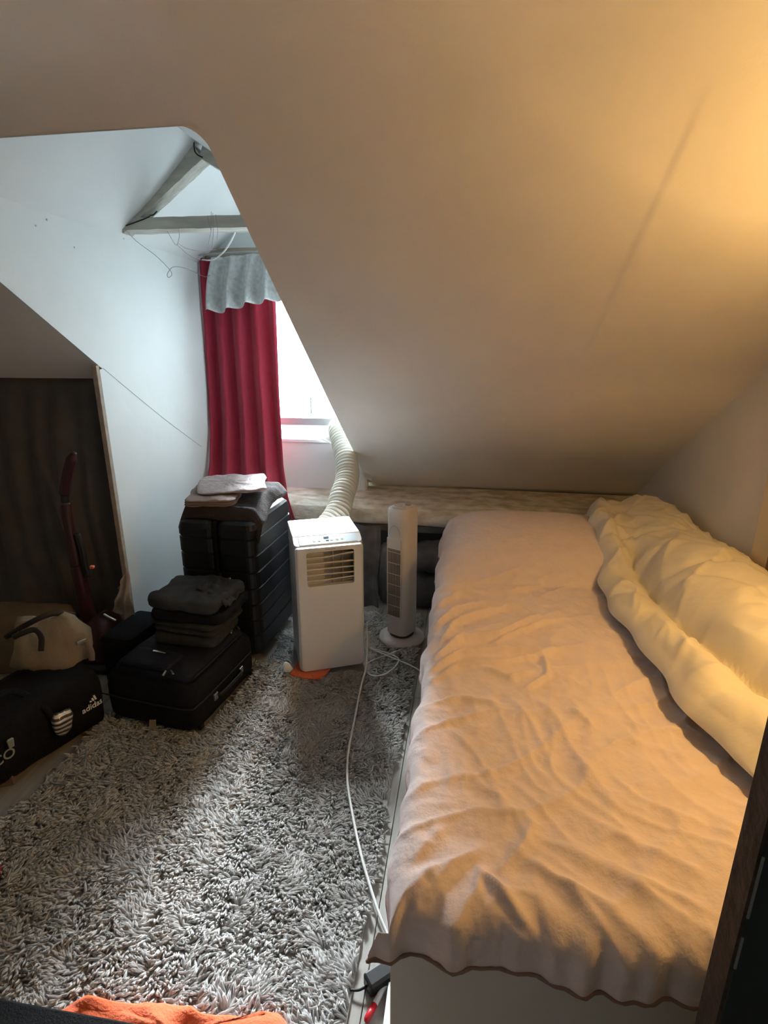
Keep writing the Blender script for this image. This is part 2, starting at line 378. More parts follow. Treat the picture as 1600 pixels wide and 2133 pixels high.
# eaves back wall, outer walls
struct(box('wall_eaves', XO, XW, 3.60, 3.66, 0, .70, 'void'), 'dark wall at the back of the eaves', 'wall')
struct(box('wall_right', XW, XW+.06, -1.4, 3.66, 0, 2.2, 'plaster'), 'white wall along the bed', 'wall')
struct(box('wall_outer', XO-.06, XO, -1.4, 3.66, 0, 2.2, 'plaster'), 'white wall on the far side of the storage recess', 'wall')
struct(box('wall_front', XO, XW, -1.46, -1.40, 0, 2.2, 'plaster'), 'white wall opposite the window', 'wall')
# raw edge board closing the recess
struct(box('trim_1', XL-.024, XL+.0, Yb-.022, Yb-.001, 0, 1.425, 'board_edge', bev=.002), 'raw brown board edge at the end of the white dormer wall', 'trim')
# right wall casing
struct(box('trim_2', XW-.018, XW, 1.97, 2.10, 0, 1.62, 'trim', bev=.004), 'cream painted upright board on the wall behind the duvet', 'trim')
# old wall-plate beam under window and slope
def beamfn(u, v):
    X = XL+.01+(XW-XL-.01)*u
    sec = [(3.56, .615), (3.40, .606), (3.17, .578), (3.145, .562), (3.14, .50), (3.15, .468), (3.30, .455), (3.56, .455)]
    t = v*(len(sec)-1); i = min(int(t), len(sec)-2); w = t-i
    Y = sec[i][0]*(1-w)+sec[i+1][0]*w; z = sec[i][1]*(1-w)+sec[i+1][1]*w
    n = noise.fractal(Vector((X*3, Y*9, z*9)), 1, 2, 3)
    edge = 1 if Y < 3.4 else 0
    return (X, Y+edge*.010*n, z-.02*u+edge*.007*noise.fractal(Vector((X*4, Y*12, 3)), 1, 2, 3))
bmo = link('wall_plate_beam', gridm('wall_plate_beam', beamfn, 130, 21), 'beam_old', smooth=True)
struct(bmo, 'flaking cream painted timber beam below the window', 'beam'); bmo['category'] = 'beam'
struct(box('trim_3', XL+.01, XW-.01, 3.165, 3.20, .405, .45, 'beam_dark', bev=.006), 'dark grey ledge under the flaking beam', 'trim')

# truss in the dormer
tr_ = empty('roof_truss', (0, 0, 0), 0, 'white painted timber truss crossing the dormer', 'beam'); tr_['kind'] = 'structure'
def timber(name, a, b, w, d, m, seed):
    a, b = Vector(a), Vector(b); L = (b-a).length; ax = (b-a).normalized(); yv = Vector((0, 1, 0)); zv = ax.cross(yv).normalized()
    if zv.z < 0: zv = -zv
    sec = [(-d/2, -w/2), (d/2, -w/2), (d/2, w/2), (-d/2, w/2)]; sec = densify([(p, q) for p, q in sec], .02); rings = []
    for i in range(25):
        c = a+ax*(L*i/24); rings.append([tuple(c+yv*(p+.003*noise.noise(Vector((p*40, q*40, i*.8+seed))))+zv*(q+.0035*noise.noise(Vector((p*30+9, q*30, i*.7+seed))))) for p, q in sec])
    me = loftm(name, rings); return link(name, me, m, tr_)
timber('tie_beam', (XL-.005, 2.615, 2.055), (XR+.005, 2.615, 2.045), .05, .10, 'beam_white', 1)
timber('rafter', (XL+.01, 2.61, 2.045), (RX+.005, 2.61, RZ-.04), .066, .075, 'beam_white', 2)
for pts_ in ([ony(312, 449, 2.56), ony(320, 447, 2.56), ony(327, 440, 2.562)], [ony(262, 470, 2.562), ony(290, 460, 2.562), ony(312, 451, 2.562)], [ony(404, 292, 2.566), ony(405, 312, 2.566), ony(411, 322, 2.566), ony(422, 328, 2.568)]):
    tube('open_joint', pts_, .0028, 'leather', tr_, n=6)
timber('rafter', (XR, 2.61, 2.03), (RX+.02, 2.61, RZ-.035), .060, .075, 'beam_white', 3)

# ------------------------------------------------------------------ window
wd = empty('window_1', (0, 0, 0), 0, 'bright dormer window behind the red curtain', 'window'); wd['kind'] = 'structure'
YF = YW+.045
box('jamb', OX0, OX0+.05, YF, YF+.05, OZ0, OZ1, 'winwhite', wd, bev=.004)
box('jamb', OX1-.05, OX1, YF, YF+.05, OZ0, OZ1, 'winwhite', wd, bev=.004)
box('top_rail', OX0, OX1, YF, YF+.05, OZ1-.05, OZ1, 'winwhite', wd, bev=.004)
box('cross_rail', OX0+.02, OX1-.02, YF-.03, YF+.03, 1.020, 1.070, 'winrail', wd, bev=.004)
box('sill', OX0, OX1, YW-.01, YF+.10, OZ0-.004, OZ0+.018, 'winwhite', wd, bev=.004)
box('pane', OX0+.05, OX1-.05, YF+.02, YF+.024, 1.068, OZ1-.05, 'glass', wd)
# outside: parapet with a small plant
pp = box('parapet_ledge', -2.2, 0.2, 4.05, 4.25, .60, .985, 'concrete', bev=.01); struct(pp, 'pale parapet outside the window', 'ledge')
pt = empty('potted_plant', ony(648, 850, 4.15)+Vector((0, 0, 0)), 0, 'small green plant outside the window on the pale ledge', 'plant')
pt.location.z = .985
lathe('pot', [(.03, 0), (.04, .03), (.042, .034), (.036, .034)], 'concrete', pt, n=16)
lathe('stem', [(.005, .03), (.004, .16)], 'leaf', pt, n=8)
for i in range(7):
    a = i*2.4; h = .06+.018*i
    def lf(u, v, a=a, h=h):
        w = .016*math.sin(PI*min(1, v*1.02))*(u-.5)*2; l = .075*v
        return (math.cos(a)*l-math.sin(a)*w, math.sin(a)*l+math.cos(a)*w, h+.06*v-.05*v*v)
    link('leaf', gridm('leaf', lf, 2, 6), 'leaf', pt, smooth=True)

# ------------------------------------------------------------------ red curtain and valance
zt = [.47, .62, .80, 1.0, 1.25, 1.60, 1.9, 2.03]
xlft = [-1.60, -1.625, -1.645, -1.652, -1.656, -1.658, -1.660, -1.660]
xrgt = [-1.035, -1.085, -1.15, -1.175, -1.185, -1.178, -1.175, -1.175]
ycur = [3.085, 3.11, 3.24, 3.31, 3.34, 3.35, 3.36, 3.37]
def curt(u, v):
    z = 2.03-(2.03-.47)*v
    if u < .55: z += (0.12*(1-u/.55))*v*v
    x0, x1, Y = interp(z, zt, xlft), interp(z, zt, xrgt), interp(z, zt, ycur)
    ph = u*4.2*2*PI+1.1*math.sin(v*2.6+u*2.2)+.5
    amp = (.020+.022*v)*(0.35+.65*sstep(0, .06, u)*sstep(0, .05, 1-u))
    w = math.sin(ph)+.22*math.sin(2*ph+1.2+v*2)
    cr = .006*noise.fractal(Vector((u*5, v*3, 1)), 1, 2, 3)
    return (x0+(x1-x0)*u+.006*math.cos(ph), Y-amp*w+cr-.01, z)
c = link('red_curtain', gridm('red_curtain', curt, 110, 60), 'red', smooth=True); solidify(c, .002)
tag(c, 'long crimson curtain hanging at the dormer window', 'curtain')
def val(u, v):
    P0 = ony(441, 537, 3.25); P1 = ony(600, 522, 3.25); B0 = ony(433, 645, 3.22); B1 = ony(600, 622, 3.22)
    T = P0.lerp(P1, u); B = B0.lerp(B1, u)
    hem = .008*math.sin(u*4.2*2*PI+.4)-.022*math.exp(-((u-.2)/.2)**2)
    B = B+Vector((0, 0, hem)); p = T.lerp(B, v)
    fold = math.sin(u*4.2*2*PI+.4+.4*v)+.3*math.sin(u*11*2*PI+1)*(1-v)
    p.y += -.034*fold*(.35+.65*v)-.02*v
    p.x += .01*math.cos(u*4.2*2*PI+.4)*v-.012*math.sin(PI*v)*(1-u)
    return p
c = link('valance', gridm('valance', val, 80, 24), 'valance', smooth=True); solidify(c, .002)
tag(c, 'short pale grey gathered valance over the red curtain', 'valance')
# hook that carries both
hk = tube('curtain_rod', [(XL+.003, 3.30, 2.040), (-1.2, 3.29, 2.046), (XR-.003, 3.29, 2.046)], .006, 'winrail'); tag(hk, 'thin curtain rod across the top of the window', 'rod')

# ------------------------------------------------------------------ wires hung on the tie beam
Gw = 'loose wires in the dormer'
def wire(pts, r, m, label):
    o = tube('wire', pts, r, m, n=6, sub=8); tag(o, label, 'wire', Gw); return o
YT = 2.60
wire([ony(505, 440, YT-.06), ony(487, 490, 2.8), ony(470, 520, 3.0), ony(452, 537, 3.15), ony(440, 542, 3.2), ony(422, 541, 3.25)], .0042, 'cable', 'white cable sagging from the tie beam to the curtain top')
wire([ony(262, 479, YT-.05), ony(285, 503, 2.65), ony(325, 533, 2.75), ony(352, 560, 2.85), ony(358, 572, 2.87), ony(351, 578, 2.87), ony(349, 570, 2.87), ony(362, 556, 2.9), ony(390, 560, 3.05), ony(425, 576, 3.2), ony(438, 573, 3.21)], .0016, 'wire', 'thin grey wire with a small loop along the white wall')
wire([ony(349, 482, YT-.03), ony(366, 510, 2.66), ony(373, 496, 2.66), ony(373, 474, YT-.06)], .0014, 'mauvewire', 'thin wire hanging in a V below the tie beam')
wire([ony(369, 510, 2.66), ony(392, 530, 2.8), ony(415, 541, 3.0), ony(440, 540, 3.2)], .0014, 'wire', 'thin wire running from the V to the curtain')
wire([ony(372, 508, 2.66), ony(390, 518, 2.8), ony(420, 523, 3.0), ony(450, 520, 3.1)], .0014, 'mauvewire', 'mauve thread bowing above the curtain top')
for k_, (x0, x1, y1) in enumerate(((440, 434, 508), (443, 441, 520), (449, 452, 500), (432, 440, 470))):
    wire([ony(x0, 441+3*k_, YT-.06), ony((x0+x1)/2+3, 478, YT-.05), ony(x1, y1, YT+.02)], .0012, 'mauvewire', ('fine mauve thread dangling off the tie beam, the long leftward-leaning one', 'straight fine mauve thread reaching nearest the valance', 'fine mauve thread hanging beside the white cable', 'shortest fine mauve thread ending on the tie beam')[k_])

# ------------------------------------------------------------------ recess curtain (left)
def dcur(u, v):
    X = -2.70+(XL-.035+2.70)*u
    z = 1.362-(1.362-.09)*v
    f = .022*math.sin(u*44+1.2*math.sin(3*v))*(.5+.5*u)*(1-.55*v)+.012*math.sin(u*19+2*v)
    bil = .10*math.sin(PI*min(1, v*1.1))*sstep(.0, .9, u)*(1-sstep(.86, 1, u))
    dia = .03*math.exp(-(((u-.70)-(v-.55)*.35)/.035)**2)*sstep(.2, .5, v)
    X += .05*v*sstep(.6, 1, u)*0
    return (X, 2.395-f*sstep(-.02, .12, v)-bil*.6-dia, z)
c = link('recess_curtain', gridm('recess_curtain', dcur, 130, 40), 'dark_curtain', smooth=True); solidify(c, .002)
tag(c, 'dark charcoal curtain closing the low storage recess', 'curtain')
rd = tube('recess_rod', [(XO+.002, 2.412, 1.352), (XL-.022, 2.412, 1.352)], .006, 'vacblack', sub=0); tag(rd, 'black rod carrying the charcoal recess curtain', 'rod')

# ------------------------------------------------------------------ RUG
RX0, RX1, RY0, RY1 = -1.44, -0.215, 0.45, 2.82
rug = empty('shag_rug', ((RX0+RX1)/2, (RY0+RY1)/2, 0), 0, 'thick grey shaggy rug covering the floor beside the bed', 'rug')
box('backing', RX0-rug.location.x, RX1-rug.location.x, RY0-rug.location.y, RY1-rug.location.y, 0.0005, .008, 'yarn', rug)
foot = [((-.64, 2.335), .335, .19, .17, 0), ((-1.19, 1.95), -.10, .23, .25, 0), ((-1.13, 2.46), 0, .2, .25, 0), ((-.300, 2.555), 0, .095, .095, 0)]
rng = np.random.default_rng(3)
def in_foot(P):
    m = np.zeros(len(P), bool)
    for (c, a, hx, hy, _) in foot:
        d = P-np.array(c); ca, sa = math.cos(a), math.sin(a)
        lx = d[:, 0]*ca+d[:, 1]*sa; ly = -d[:, 0]*sa+d[:, 1]*ca
        m |= (abs(lx) < hx) & (abs(ly) < hy)
    return m
N = 78000
P = np.stack([rng.uniform(RX0, RX1, N), rng.uniform(RY0, RY1, N)], 1); P = P[~in_foot(P)]; N = len(P)
def vnoise(P, sc, seed):
    r = np.random.default_rng(seed); G = r.uniform(-1, 1, (128, 128)); q = P*sc+50; i = np.floor(q).astype(int); f = q-i; f = f*f*(3-2*f)
    a = G[i[:, 0] % 128, i[:, 1] % 128]; b = G[(i[:, 0]+1) % 128, i[:, 1] % 128]; c = G[i[:, 0] % 128, (i[:, 1]+1) % 128]; d = G[(i[:, 0]+1) % 128, (i[:, 1]+1) % 128]
    return (a*(1-f[:, 0])+b*f[:, 0])*(1-f[:, 1])+(c*(1-f[:, 0])+d*f[:, 0])*f[:, 1]
ang = 2.2*vnoise(P, 4, 1)+2.4*vnoise(P, 16, 2)+1.6*vnoise(P, 38, 5)+rng.normal(0, .5, N)-1.0
lean = .72+.26*rng.random(N); Ln = rng.uniform(.022, .038, N)*(1+.25*vnoise(P, 12, 9)); wd_ = rng.uniform(.0032, .0056, N)
tint = np.clip(.45+.22*vnoise(P, 30, 11)+.10*vnoise(P, 6, 12)+rng.normal(0, .17, N), 0, 1)
dirx, diry = np.cos(ang), np.sin(ang)
verts = np.zeros((N, 10, 3)); segs = [0, .4, .78]
for s_, t in enumerate(segs):
    horiz = Ln*lean*(t**1.5); up = Ln*np.sqrt(1-(lean*.85)**2)*(1.25*t-.35*t*t)+.006
    cx = P[:, 0]+dirx*horiz-rug.location.x; cy = P[:, 1]+diry*horiz-rug.location.y
    w = wd_*(1.0, 1.05, .75)[s_]
    for k_ in range(3):
        a = 2*PI*k_/3+PI/2
        sx, sz = np.cos(a)*w, np.sin(a)*w*.75
        verts[:, s_*3+k_, 0] = cx-diry*sx-dirx*sz*.5; verts[:, s_*3+k_, 1] = cy+dirx*sx-diry*sz*.5; verts[:, s_*3+k_, 2] = up+sz*.8
horiz = Ln*lean; verts[:, 9, 0] = P[:, 0]+dirx*horiz-rug.location.x; verts[:, 9, 1] = P[:, 1]+diry*horiz-rug.location.y; verts[:, 9, 2] = Ln*np.sqrt(1-(lean*.85)**2)*.84+.006
verts[:, :, 2] = np.maximum(verts[:, :, 2], .003)
quads = [(s_*3+k_, s_*3+(k_+1) % 3, (s_+1)*3+(k_+1) % 3, (s_+1)*3+k_) for s_ in range(2) for k_ in range(3)]
tris = [(6, 7, 9), (7, 8, 9), (8, 6, 9)]
base = (np.arange(N)*10)[:, None]
me = bpy.data.meshes.new('pile')
loops = np.concatenate([np.concatenate([np.array(quads).reshape(1, -1)+base, np.array(tris).reshape(1, -1)+base], 1)], 0).ravel()
cnt = np.tile(np.array([4]*6+[3]*3), N); st = np.concatenate([[0], np.cumsum(cnt)[:-1]])
me.vertices.add(N*10); me.vertices.foreach_set('co', verts.ravel()); me.loops.add(len(loops)); me.loops.foreach_set('vertex_index', loops.astype(np.int32))
me.polygons.add(len(cnt)); me.polygons.foreach_set('loop_start', st.astype(np.int32)); me.polygons.foreach_set('loop_total', cnt.astype(np.int32))
me.update(); at_ = me.attributes.new('tint', 'FLOAT', 'POINT'); at_.data.foreach_set('value', np.repeat(tint, 10).astype(np.float32))
pile = link('pile', me, 'yarn', rug, smooth=True); pile['kind'] = 'stuff'

# ------------------------------------------------------------------ BED
BX0, BX1, BY0, BY1, BZ = -0.105, 1.055, 0.70, 2.90, 0.55
bed = empty('bed', ((BX0+BX1)/2, (BY0+BY1)/2, 0), 0, 'white boxed bed standing along the wall', 'bed')
bx, by = bed.location.x, bed.location.y
box('side_board', BX0+.006-bx, BX0+.026-bx, BY0+.035-by, BY1-by, .0, .435, 'bedwhite', bed, bev=.002)
box('side_board', BX1-.025-bx, BX1-.005-bx, BY0+.035-by, BY1-by, .0, .435, 'bedwhite', bed, bev=.002)
box('foot_board', BX0+.006-bx, BX1-.005-bx, BY0+.015-by, BY0+.035-by, .0, .47, 'bedwhite', bed, bev=.002)
box('head_board', BX0+.006-bx, BX1-.005-bx, BY1-.02-by, BY1-by, .0, .47, 'bedwhite', bed, bev=.002)
box('slat_base', BX0+.036-bx, BX1-.026-bx, BY0+.036-by, BY1-.021-by, .36, .38, 'bedwhite', bed)
box('mattress', BX0+.038-bx, BX1-.03-bx, BY0+.05-by, BY1-.03-by, .38, BZ-.045, 'mattress', bed, bev=.03, seg=3)
# ---- fitted sheet with folds
folds = []   # (polyline on the bed top, height, width)
def fold(px, h, w, z=BZ): folds.append((np.array([[*onz(a, b, z)[:2]] for a, b in px]), h, w))
fold([(900, 1238), (960, 1222), (1040, 1212), (1100, 1200)], .010, .016)
fold([(898, 1268), (960, 1240), (1060, 1238), (1130, 1222)], .012, .015)
fold([(902, 1305), (950, 1272), (1010, 1262), (1095, 1272)], .014, .015)
fold([(915, 1345), (945, 1300), (1000, 1283), (1080, 1262)], .013, .014)
fold([(905, 1372), (960, 1335), (1040, 1325), (1120, 1285)], .016, .016)
fold([(900, 1395), (960, 1365), (1060, 1358), (1160, 1360)], .015, .014)
fold([(900, 1420), (950, 1392), (1040, 1388), (1180, 1352)], .010, .013)
fold([(960, 1235), (1030, 1255), (1095, 1275)], .008, .012)
fold([(1030, 1340), (1080, 1318), (1135, 1300), (1200, 1290)], .010, .014)
fold([(1000, 1395), (1060, 1415), (1110, 1400)], .008, .013)
fold([(1090, 1440), (1140, 1410), (1130, 1365)], .008, .012)
fold([(890, 1470), (960, 1455), (1040, 1470)], .006, .014)
fold([(1120, 1460), (1160, 1500), (1200, 1580), (1300, 1700)], .008, .018)
fold([(1060, 1450), (1110, 1510), (1150, 1600)], .006, .014)
fold([(1190, 1480), (1240, 1520)], .008, .015)
fold([(1280, 1500), (1350, 1520), (1450, 1530), (1560, 1560)], .007, .018)
fold([(1290, 1540), (1360, 1560), (1480, 1600)], .006, .016)
fold([(1000, 1816), (1030, 1850), (1075, 1890), (1125, 1935)], .018, .012)
fold([(1000, 1816), (992, 1860), (960, 1885), (900, 1905), (835, 1925)], .016, .013)
fold([(960, 1790), (900, 1850), (840, 1905)], .010, .016)
fold([(1005, 1770), (950, 1800), (870, 1830)], .008, .015)
fold([(1085, 1690), (1110, 1720), (1080, 1780), (1040, 1815)], .009, .014)
fold([(1080, 1780), (1150, 1830), (1240, 1880), (1360, 1950), (1450, 2000)], .011, .018)
fold([(1110, 1740), (1240, 1800), (1370, 1880), (1490, 1950)], .008, .020)
fold([(1200, 1690), (1320, 1760), (1500, 1840)], .008, .022)
fold([(1230, 1780), (1330, 1840), (1480, 1900)], .007, .016)
fold([(1180, 1850), (1230, 1900), (1300, 1960)], .010, .014)
fold([(1010, 1880), (1080, 1920), (1170, 1960), (1260, 2000)], .009, .014)
fold([(920, 1790), (880, 1840), (815, 1870)], .007, .014)
fold([(935, 1720), (890, 1760), (850, 1800)], .006, .014)
fold([(930, 1560), (940, 1620), (920, 1690)], .005, .014)
fold([(1000, 1600), (1040, 1660), (1060, 1720)], .005, .014)
folds = [(p_, h_*(1.55 if k_ < 12 else 1.0), w_*(.85 if k_ < 12 else .95)) for k_, (p_, h_, w_) in enumerate(folds)]
def seg_height(px, py):
    h = np.zeros_like(px)
    for poly, A, w in folds:
        best = np.full(px.shape, 9.0); tt = np.zeros_like(px); n = len(poly)-1
        for i in range(n):
            a, b = poly[i], poly[i+1]; d = b-a; L2 = d@d
            t = np.clip(((px-a[0])*d[0]+(py-a[1])*d[1])/L2, 0, 1)
            ds = np.hypot(px-a[0]-t*d[0], py-a[1]-t*d[1]); mk = ds < best; best[mk] = ds[mk]; tt[mk] = (i+t[mk])/n
        taper = np.clip(np.sin(PI*np.clip(tt*.86+.07, 0, 1))*1.3, 0, 1)
        h += A*taper*(np.exp(-(best/w)**1.25)-.24*np.exp(-(best/(2.3*w))**2))
    return h
r_ = .045; SU, SV = 230, 410
ua = np.concatenate([np.linspace(-.10, .10, 30), np.linspace(.10, BX1-BX0-.002, SU-29)[1:]])
va = np.concatenate([np.linspace(-.105, .10, 40), np.linspace(.10, BY1-BY0+.10, SV-39)[1:]])
def edge(c):
    if c > r_: return c, 0.0
    s_ = r_-c; a = s_/r_
    if a < PI/2: return r_-r_*math.sin(a), r_*(1-math.cos(a))
    return 0.0, r_+(s_-r_*PI/2)
XX = np.zeros((len(va), len(ua))); YY = XX.copy(); DD = XX.copy()
for j, v in enumerate(va):
    yv, dy = edge(v) if v < .5 else (v, 0)
    bk = BY1-BY0-v; 
    if bk < r_: yb, db = edge(bk); yv = BY1-BY0-yb; dy = db
    for i, u in enumerate(ua):
        xv, dx = edge(u)
        XX[j, i] = BX0+xv; YY[j, i] = BY0+yv; d = math.hypot(dx, dy); DD[j, i] = min(d, .115)
        if dx > .03 and dy > .03 and v < .5:          # loose corner flares out
            fl_ = min(dx, dy, .07)/.07; XX[j, i] -= .035*fl_; YY[j, i] -= .012*fl_
ZZ = BZ-DD
# pillow under the sheet
pil = np.clip(1-((XX-.36)/.48)**4, 0, 1)*np.clip(1-((YY-2.62)/.50)**2, 0, 1)
ZZ += .140*pil**.85
soft = 1-np.clip(pil*2.2, 0, 1)*.85
hh = 1.55*seg_height(XX, YY)
fine = np.zeros_like(XX)
for j in range(len(va)):
    for i in range(len(ua)):
        x_, y_ = XX[j, i], YY[j, i]; w = noise.fractal(Vector((x_*2.2, y_*2.2, 3)), 1, 2, 2)*.35
        q = (x_+w*.25, y_+w*.25)
        f1 = ridged((q[0]*.8+q[1]*.6, -q[0]*.6+q[1]*.8), (3.0, 9.0), 3.3); f2 = ridged((q[0]*.5-q[1]*.86, q[0]*.86+q[1]*.5), (5.0, 14.0), 8.1); f3 = noise.fractal(Vector((x_*26, y_*26, 1)), 1, 2, 2)
        fine[j, i] = .0075*max(0, f1)**3+.0050*max(0, f2)**3+.0034*f3
tot = (hh+fine)*soft
# droops: wavy hem at the foot end
gx = np.gradient(ZZ, axis=1); 
front = (va < .06)[:, None]*np.ones_like(XX); fw_ = np.clip((.06-va)/.05, 0, 1)[:, None]
YY2 = YY-fw_*(tot*.9+.010*np.sin(XX*23+2*np.sin(XX*7))+.006*np.sin(XX*61+1)+.004*np.sin(XX*113)); 
lf_ = np.clip((.03-ua)/.06, 0, 1)[None, :]; XX2 = XX-lf_*(.008*np.sin(YY*17)+.006*np.sin(YY*41)+.5*fine)
hemw = np.clip((-va-.02)/.08, 0, 1)[:, None]*(.008*np.sin(XX*6+.8)+.004*np.sin(XX*19))
ZZ2 = ZZ+tot*(1-fw_*.8)*(1-.6*lf_)+hemw-.012*fw_*(XX-.0)
nu = len(ua); v_ = np.stack([XX2-bx*0, YY2, ZZ2], -1).reshape(-1, 3)
f_ = [(j*nu+i, j*nu+i+1, (j+1)*nu+i+1, (j+1)*nu+i) for j in range(len(va)-1) for i in range(nu-1)]
sh = link('bed_sheet', pyd('bed_sheet', v_, f_), 'sheet', smooth=True)
tag(sh, 'creased dusty pink sheet stretched over the bed and pillow', 'sheet')
# dark hem piping along the edge at the foot and the long side
hemp = [tuple(v_[j*nu+0]) for j in range(len(va)-1, -1, -3)]+[tuple(v_[i]) for i in range(0, nu, 3)]
link('hem', tubem('hem', hemp, .0042, 6), 'hem', sh, smooth=True)
# mattress pillow shape is under the sheet; build the pillow itself as well
pm = slab('pillow', .80, .62, .12, [(0, .10), (.02, .03), (.06, .0), (.095, .06), (.115, .16)]); 
pw_ = link('pillow', pm, 'sheet', smooth=True, loc=(.36, 2.57, BZ-.045)); tag(pw_, 'pillow bulging under the pink sheet at the head of the bed', 'pillow')

# ------------------------------------------------------------------ DUVET
dY = [.90, 1.00, 1.12, 1.36, 1.65, 2.14, 2.55, 2.85, 3.02]
dL = [.74, .70, .650, .594, .566, .572, .610, .640, .66]
crp = [onz(a, b, .69) for a, b in ((1262, 1085), (1290, 1130), (1335, 1165), (1420, 1262), (1500, 1342), (1600, 1412), (1700, 1470))]
crp = sorted([(p.y, p.x) for p in crp]); cy_, cx_ = [p[0] for p in crp], [p[1] for p in crp]
DXR = XW-.034
def duv(u, v):
    Y = .90+(3.02-.90)*v
    x0 = interp(Y, dY, dL)+.012*math.sin(Y*9)+.008*math.sin(Y*23); x1 = DXR
    e = .5-.5*math.cos(PI*u); e = .6*e+.4*u
    x = x0+(x1-x0)*e
    c = min(max(interp(Y, cy_, cx_), x0+.12), x1-.14)
    endf = math.sqrt(max(0, min(1, (Y-.895)/.10)))*math.sqrt(max(0, min(1, (3.025-Y)/.14)))
    far = sstep(2.15, 2.5, Y); h1 = (.100+.018*math.sin(Y*5+1))*(1-far)+.185*far; h2 = interp(Y, [.9, 1.3, 1.7, 2.0, 2.3, 2.66, 3.0], [.20, .215, .22, .225, .19, .195, .22])
    w1 = (c-x0)/2*1.06; w2 = (x1-c)/2*1.06
    a1 = max(0, 1-((x-(x0+c)/2)/w1)**2)**.42*h1 if w1 > 0 else 0
    a2 = max(0, 1-((x-(x1+c)/2)/w2)**2)**.45*h2
    if x > (x1+c)/2: a2 = max(a2, h2*(.60+.40*a2/h2))*(1 if u < .985 else .0)
    h = max(a1, a2, 0.0)
    if x > x0+.03 and x < x1-.03: h = max(h, .055*(1-far)+.165*far)
    q = (x, Y); wv = .3*noise.noise(Vector((x*3, Y*3, 6)))
    dq = (x*.55+Y*.83, -x*.83+Y*.55)
    cr = .013*max(0, ridged((dq[0]+wv, dq[1]), (1.8, 7.0), 2.7))**4-.016*max(0, ridged((-x*.8+Y*.6+wv, x*.6+Y*.8), (3.0, 5.0), 7.7))**5+.003*max(0, ridged((x*.3+Y*.95, x*.95-Y*.3+wv*.5), (9, 24), 4.4))**3+.009*max(0, ridged((x*.7+Y*.7+wv, -x*.7+Y*.7), (2.6, 6.5), 5.1))**2+.008*max(0, ridged((x+wv, Y), (9, 5), 1.9))**3+.010*noise.fractal(Vector((x*5, Y*4, 2)), 1, 2, 2)
    inn = sstep(0, .05, u)*sstep(0, .02, 1-u)
    return (x, Y+.012*noise.noise(Vector((x*6, Y*2, 9)))*0, BZ+.004+(h+cr*inn*1.0)*endf)
dm = gridm('duvet', duv, 84, 230)
# overhang: push the left flank outwards where it is steep, so the roll bellies over the sheet
for vv in dm.vertices:
    x0 = interp(vv.co.y, dY, dL); t = (vv.co.x-x0)
    if t < .05: vv.co.x -= .018*math.sin(PI*min(1, max(0, (vv.co.z-BZ)/.09)))
dv = link('duvet', dm, 'duvet', smooth=True); tag(dv, 'crumpled cream duvet rolled along the wall side of the bed', 'duvet')

# ------------------------------------------------------------------ AIR CONDITIONER
ac = empty('air_conditioner', (-.652, 2.345, .012), math.radians(24), 'white portable air conditioner with louvred vent beside the tower fan', 'air conditioner')
W2, D2, HZ = .155, .162, .672
prof = [(-D2+.022, .018), (D2, .018), (D2, HZ), (-D2+.085, HZ), (-D2+.076, HZ-.006), (-D2+.022, HZ-.030)]
me = prism('body', prof, 'x', -W2, W2); bm = bmesh.new(); bm.from_mesh(me)
bmesh.ops.bevel(bm, geom=[e for e in bm.edges if abs((e.verts[0].co-e.verts[1].co).normalized().z) > .9], offset=.018, segments=4, profile=.5, affect='EDGES')
bmesh.ops.bevel(bm, geom=[e for e in bm.edges if e.calc_length() > .05 and min(e.verts[0].co.z, e.verts[1].co.z) > HZ-.002], offset=.008, segments=3, profile=.5, affect='EDGES')
bm.to_mesh(me); bm.free(); link('body', me, 'acwhite', ac)
# front panel with the vent opening cut out
VX0, VX1, VZ0, VZ1 = -.106, .110, .452, .617
def panel_ring(w0, w1, z0, z1, r, n=5):
    cx, cz = (w0+w1)/2, (z0+z1)/2
    return [(cx+a, cz+b) for a, b in rrect(w1-w0, z1-z0, r, n)]
outer = panel_ring(-W2, W2, .022, HZ-.034, .016); inner = panel_ring(VX0, VX1, VZ0, VZ1, .010)
n = len(outer); yf, yb = -D2-.004, -D2+.0225
bevo = [( -W2*.0+x*.93, z) for x, z in outer]
v = [(x, yb, z) for x, z in outer]+[(x, yf+.012, z) for x, z in outer]+[(x*.94, yf+.001, z) for x, z in outer]+[(x*.90, yf, z) for x, z in outer]+[(x, yf, z) for x, z in inner]+[(x, yb, z) for x, z in inner]
f = []
for k in range(5):
    for j in range(n): f.append((k*n+j, k*n+(j+1) % n, (k+1)*n+(j+1) % n, (k+1)*n+j))
fp = link('front_panel', fixn(pyd('front_panel', v, f)), 'acwhite', ac, smooth=False)
box('vent_interior', VX0-.01, VX1+.01, -D2+.022, -D2+.028, VZ0-.01, VZ1+.01, 'acdark', ac)
box('vent_shutter', VX0+.003, VX0+.078, -D2+.014, -D2+.021, VZ0+.003, VZ1-.003, 'acbeige', ac)
for k in range(3): box('vent_bar', VX0+.078+.043*k, VX0+.081+.043*k, -D2+.012, -D2+.018, VZ0+.002, VZ1-.002, 'acbeige', ac)
for k in range(5):
    box('vent_bar', VX0+.002, VX1-.002, -D2+.015, -D2+.018, VZ0+.012+.031*k, VZ0+.0145+.031*k, 'acbeige', ac)
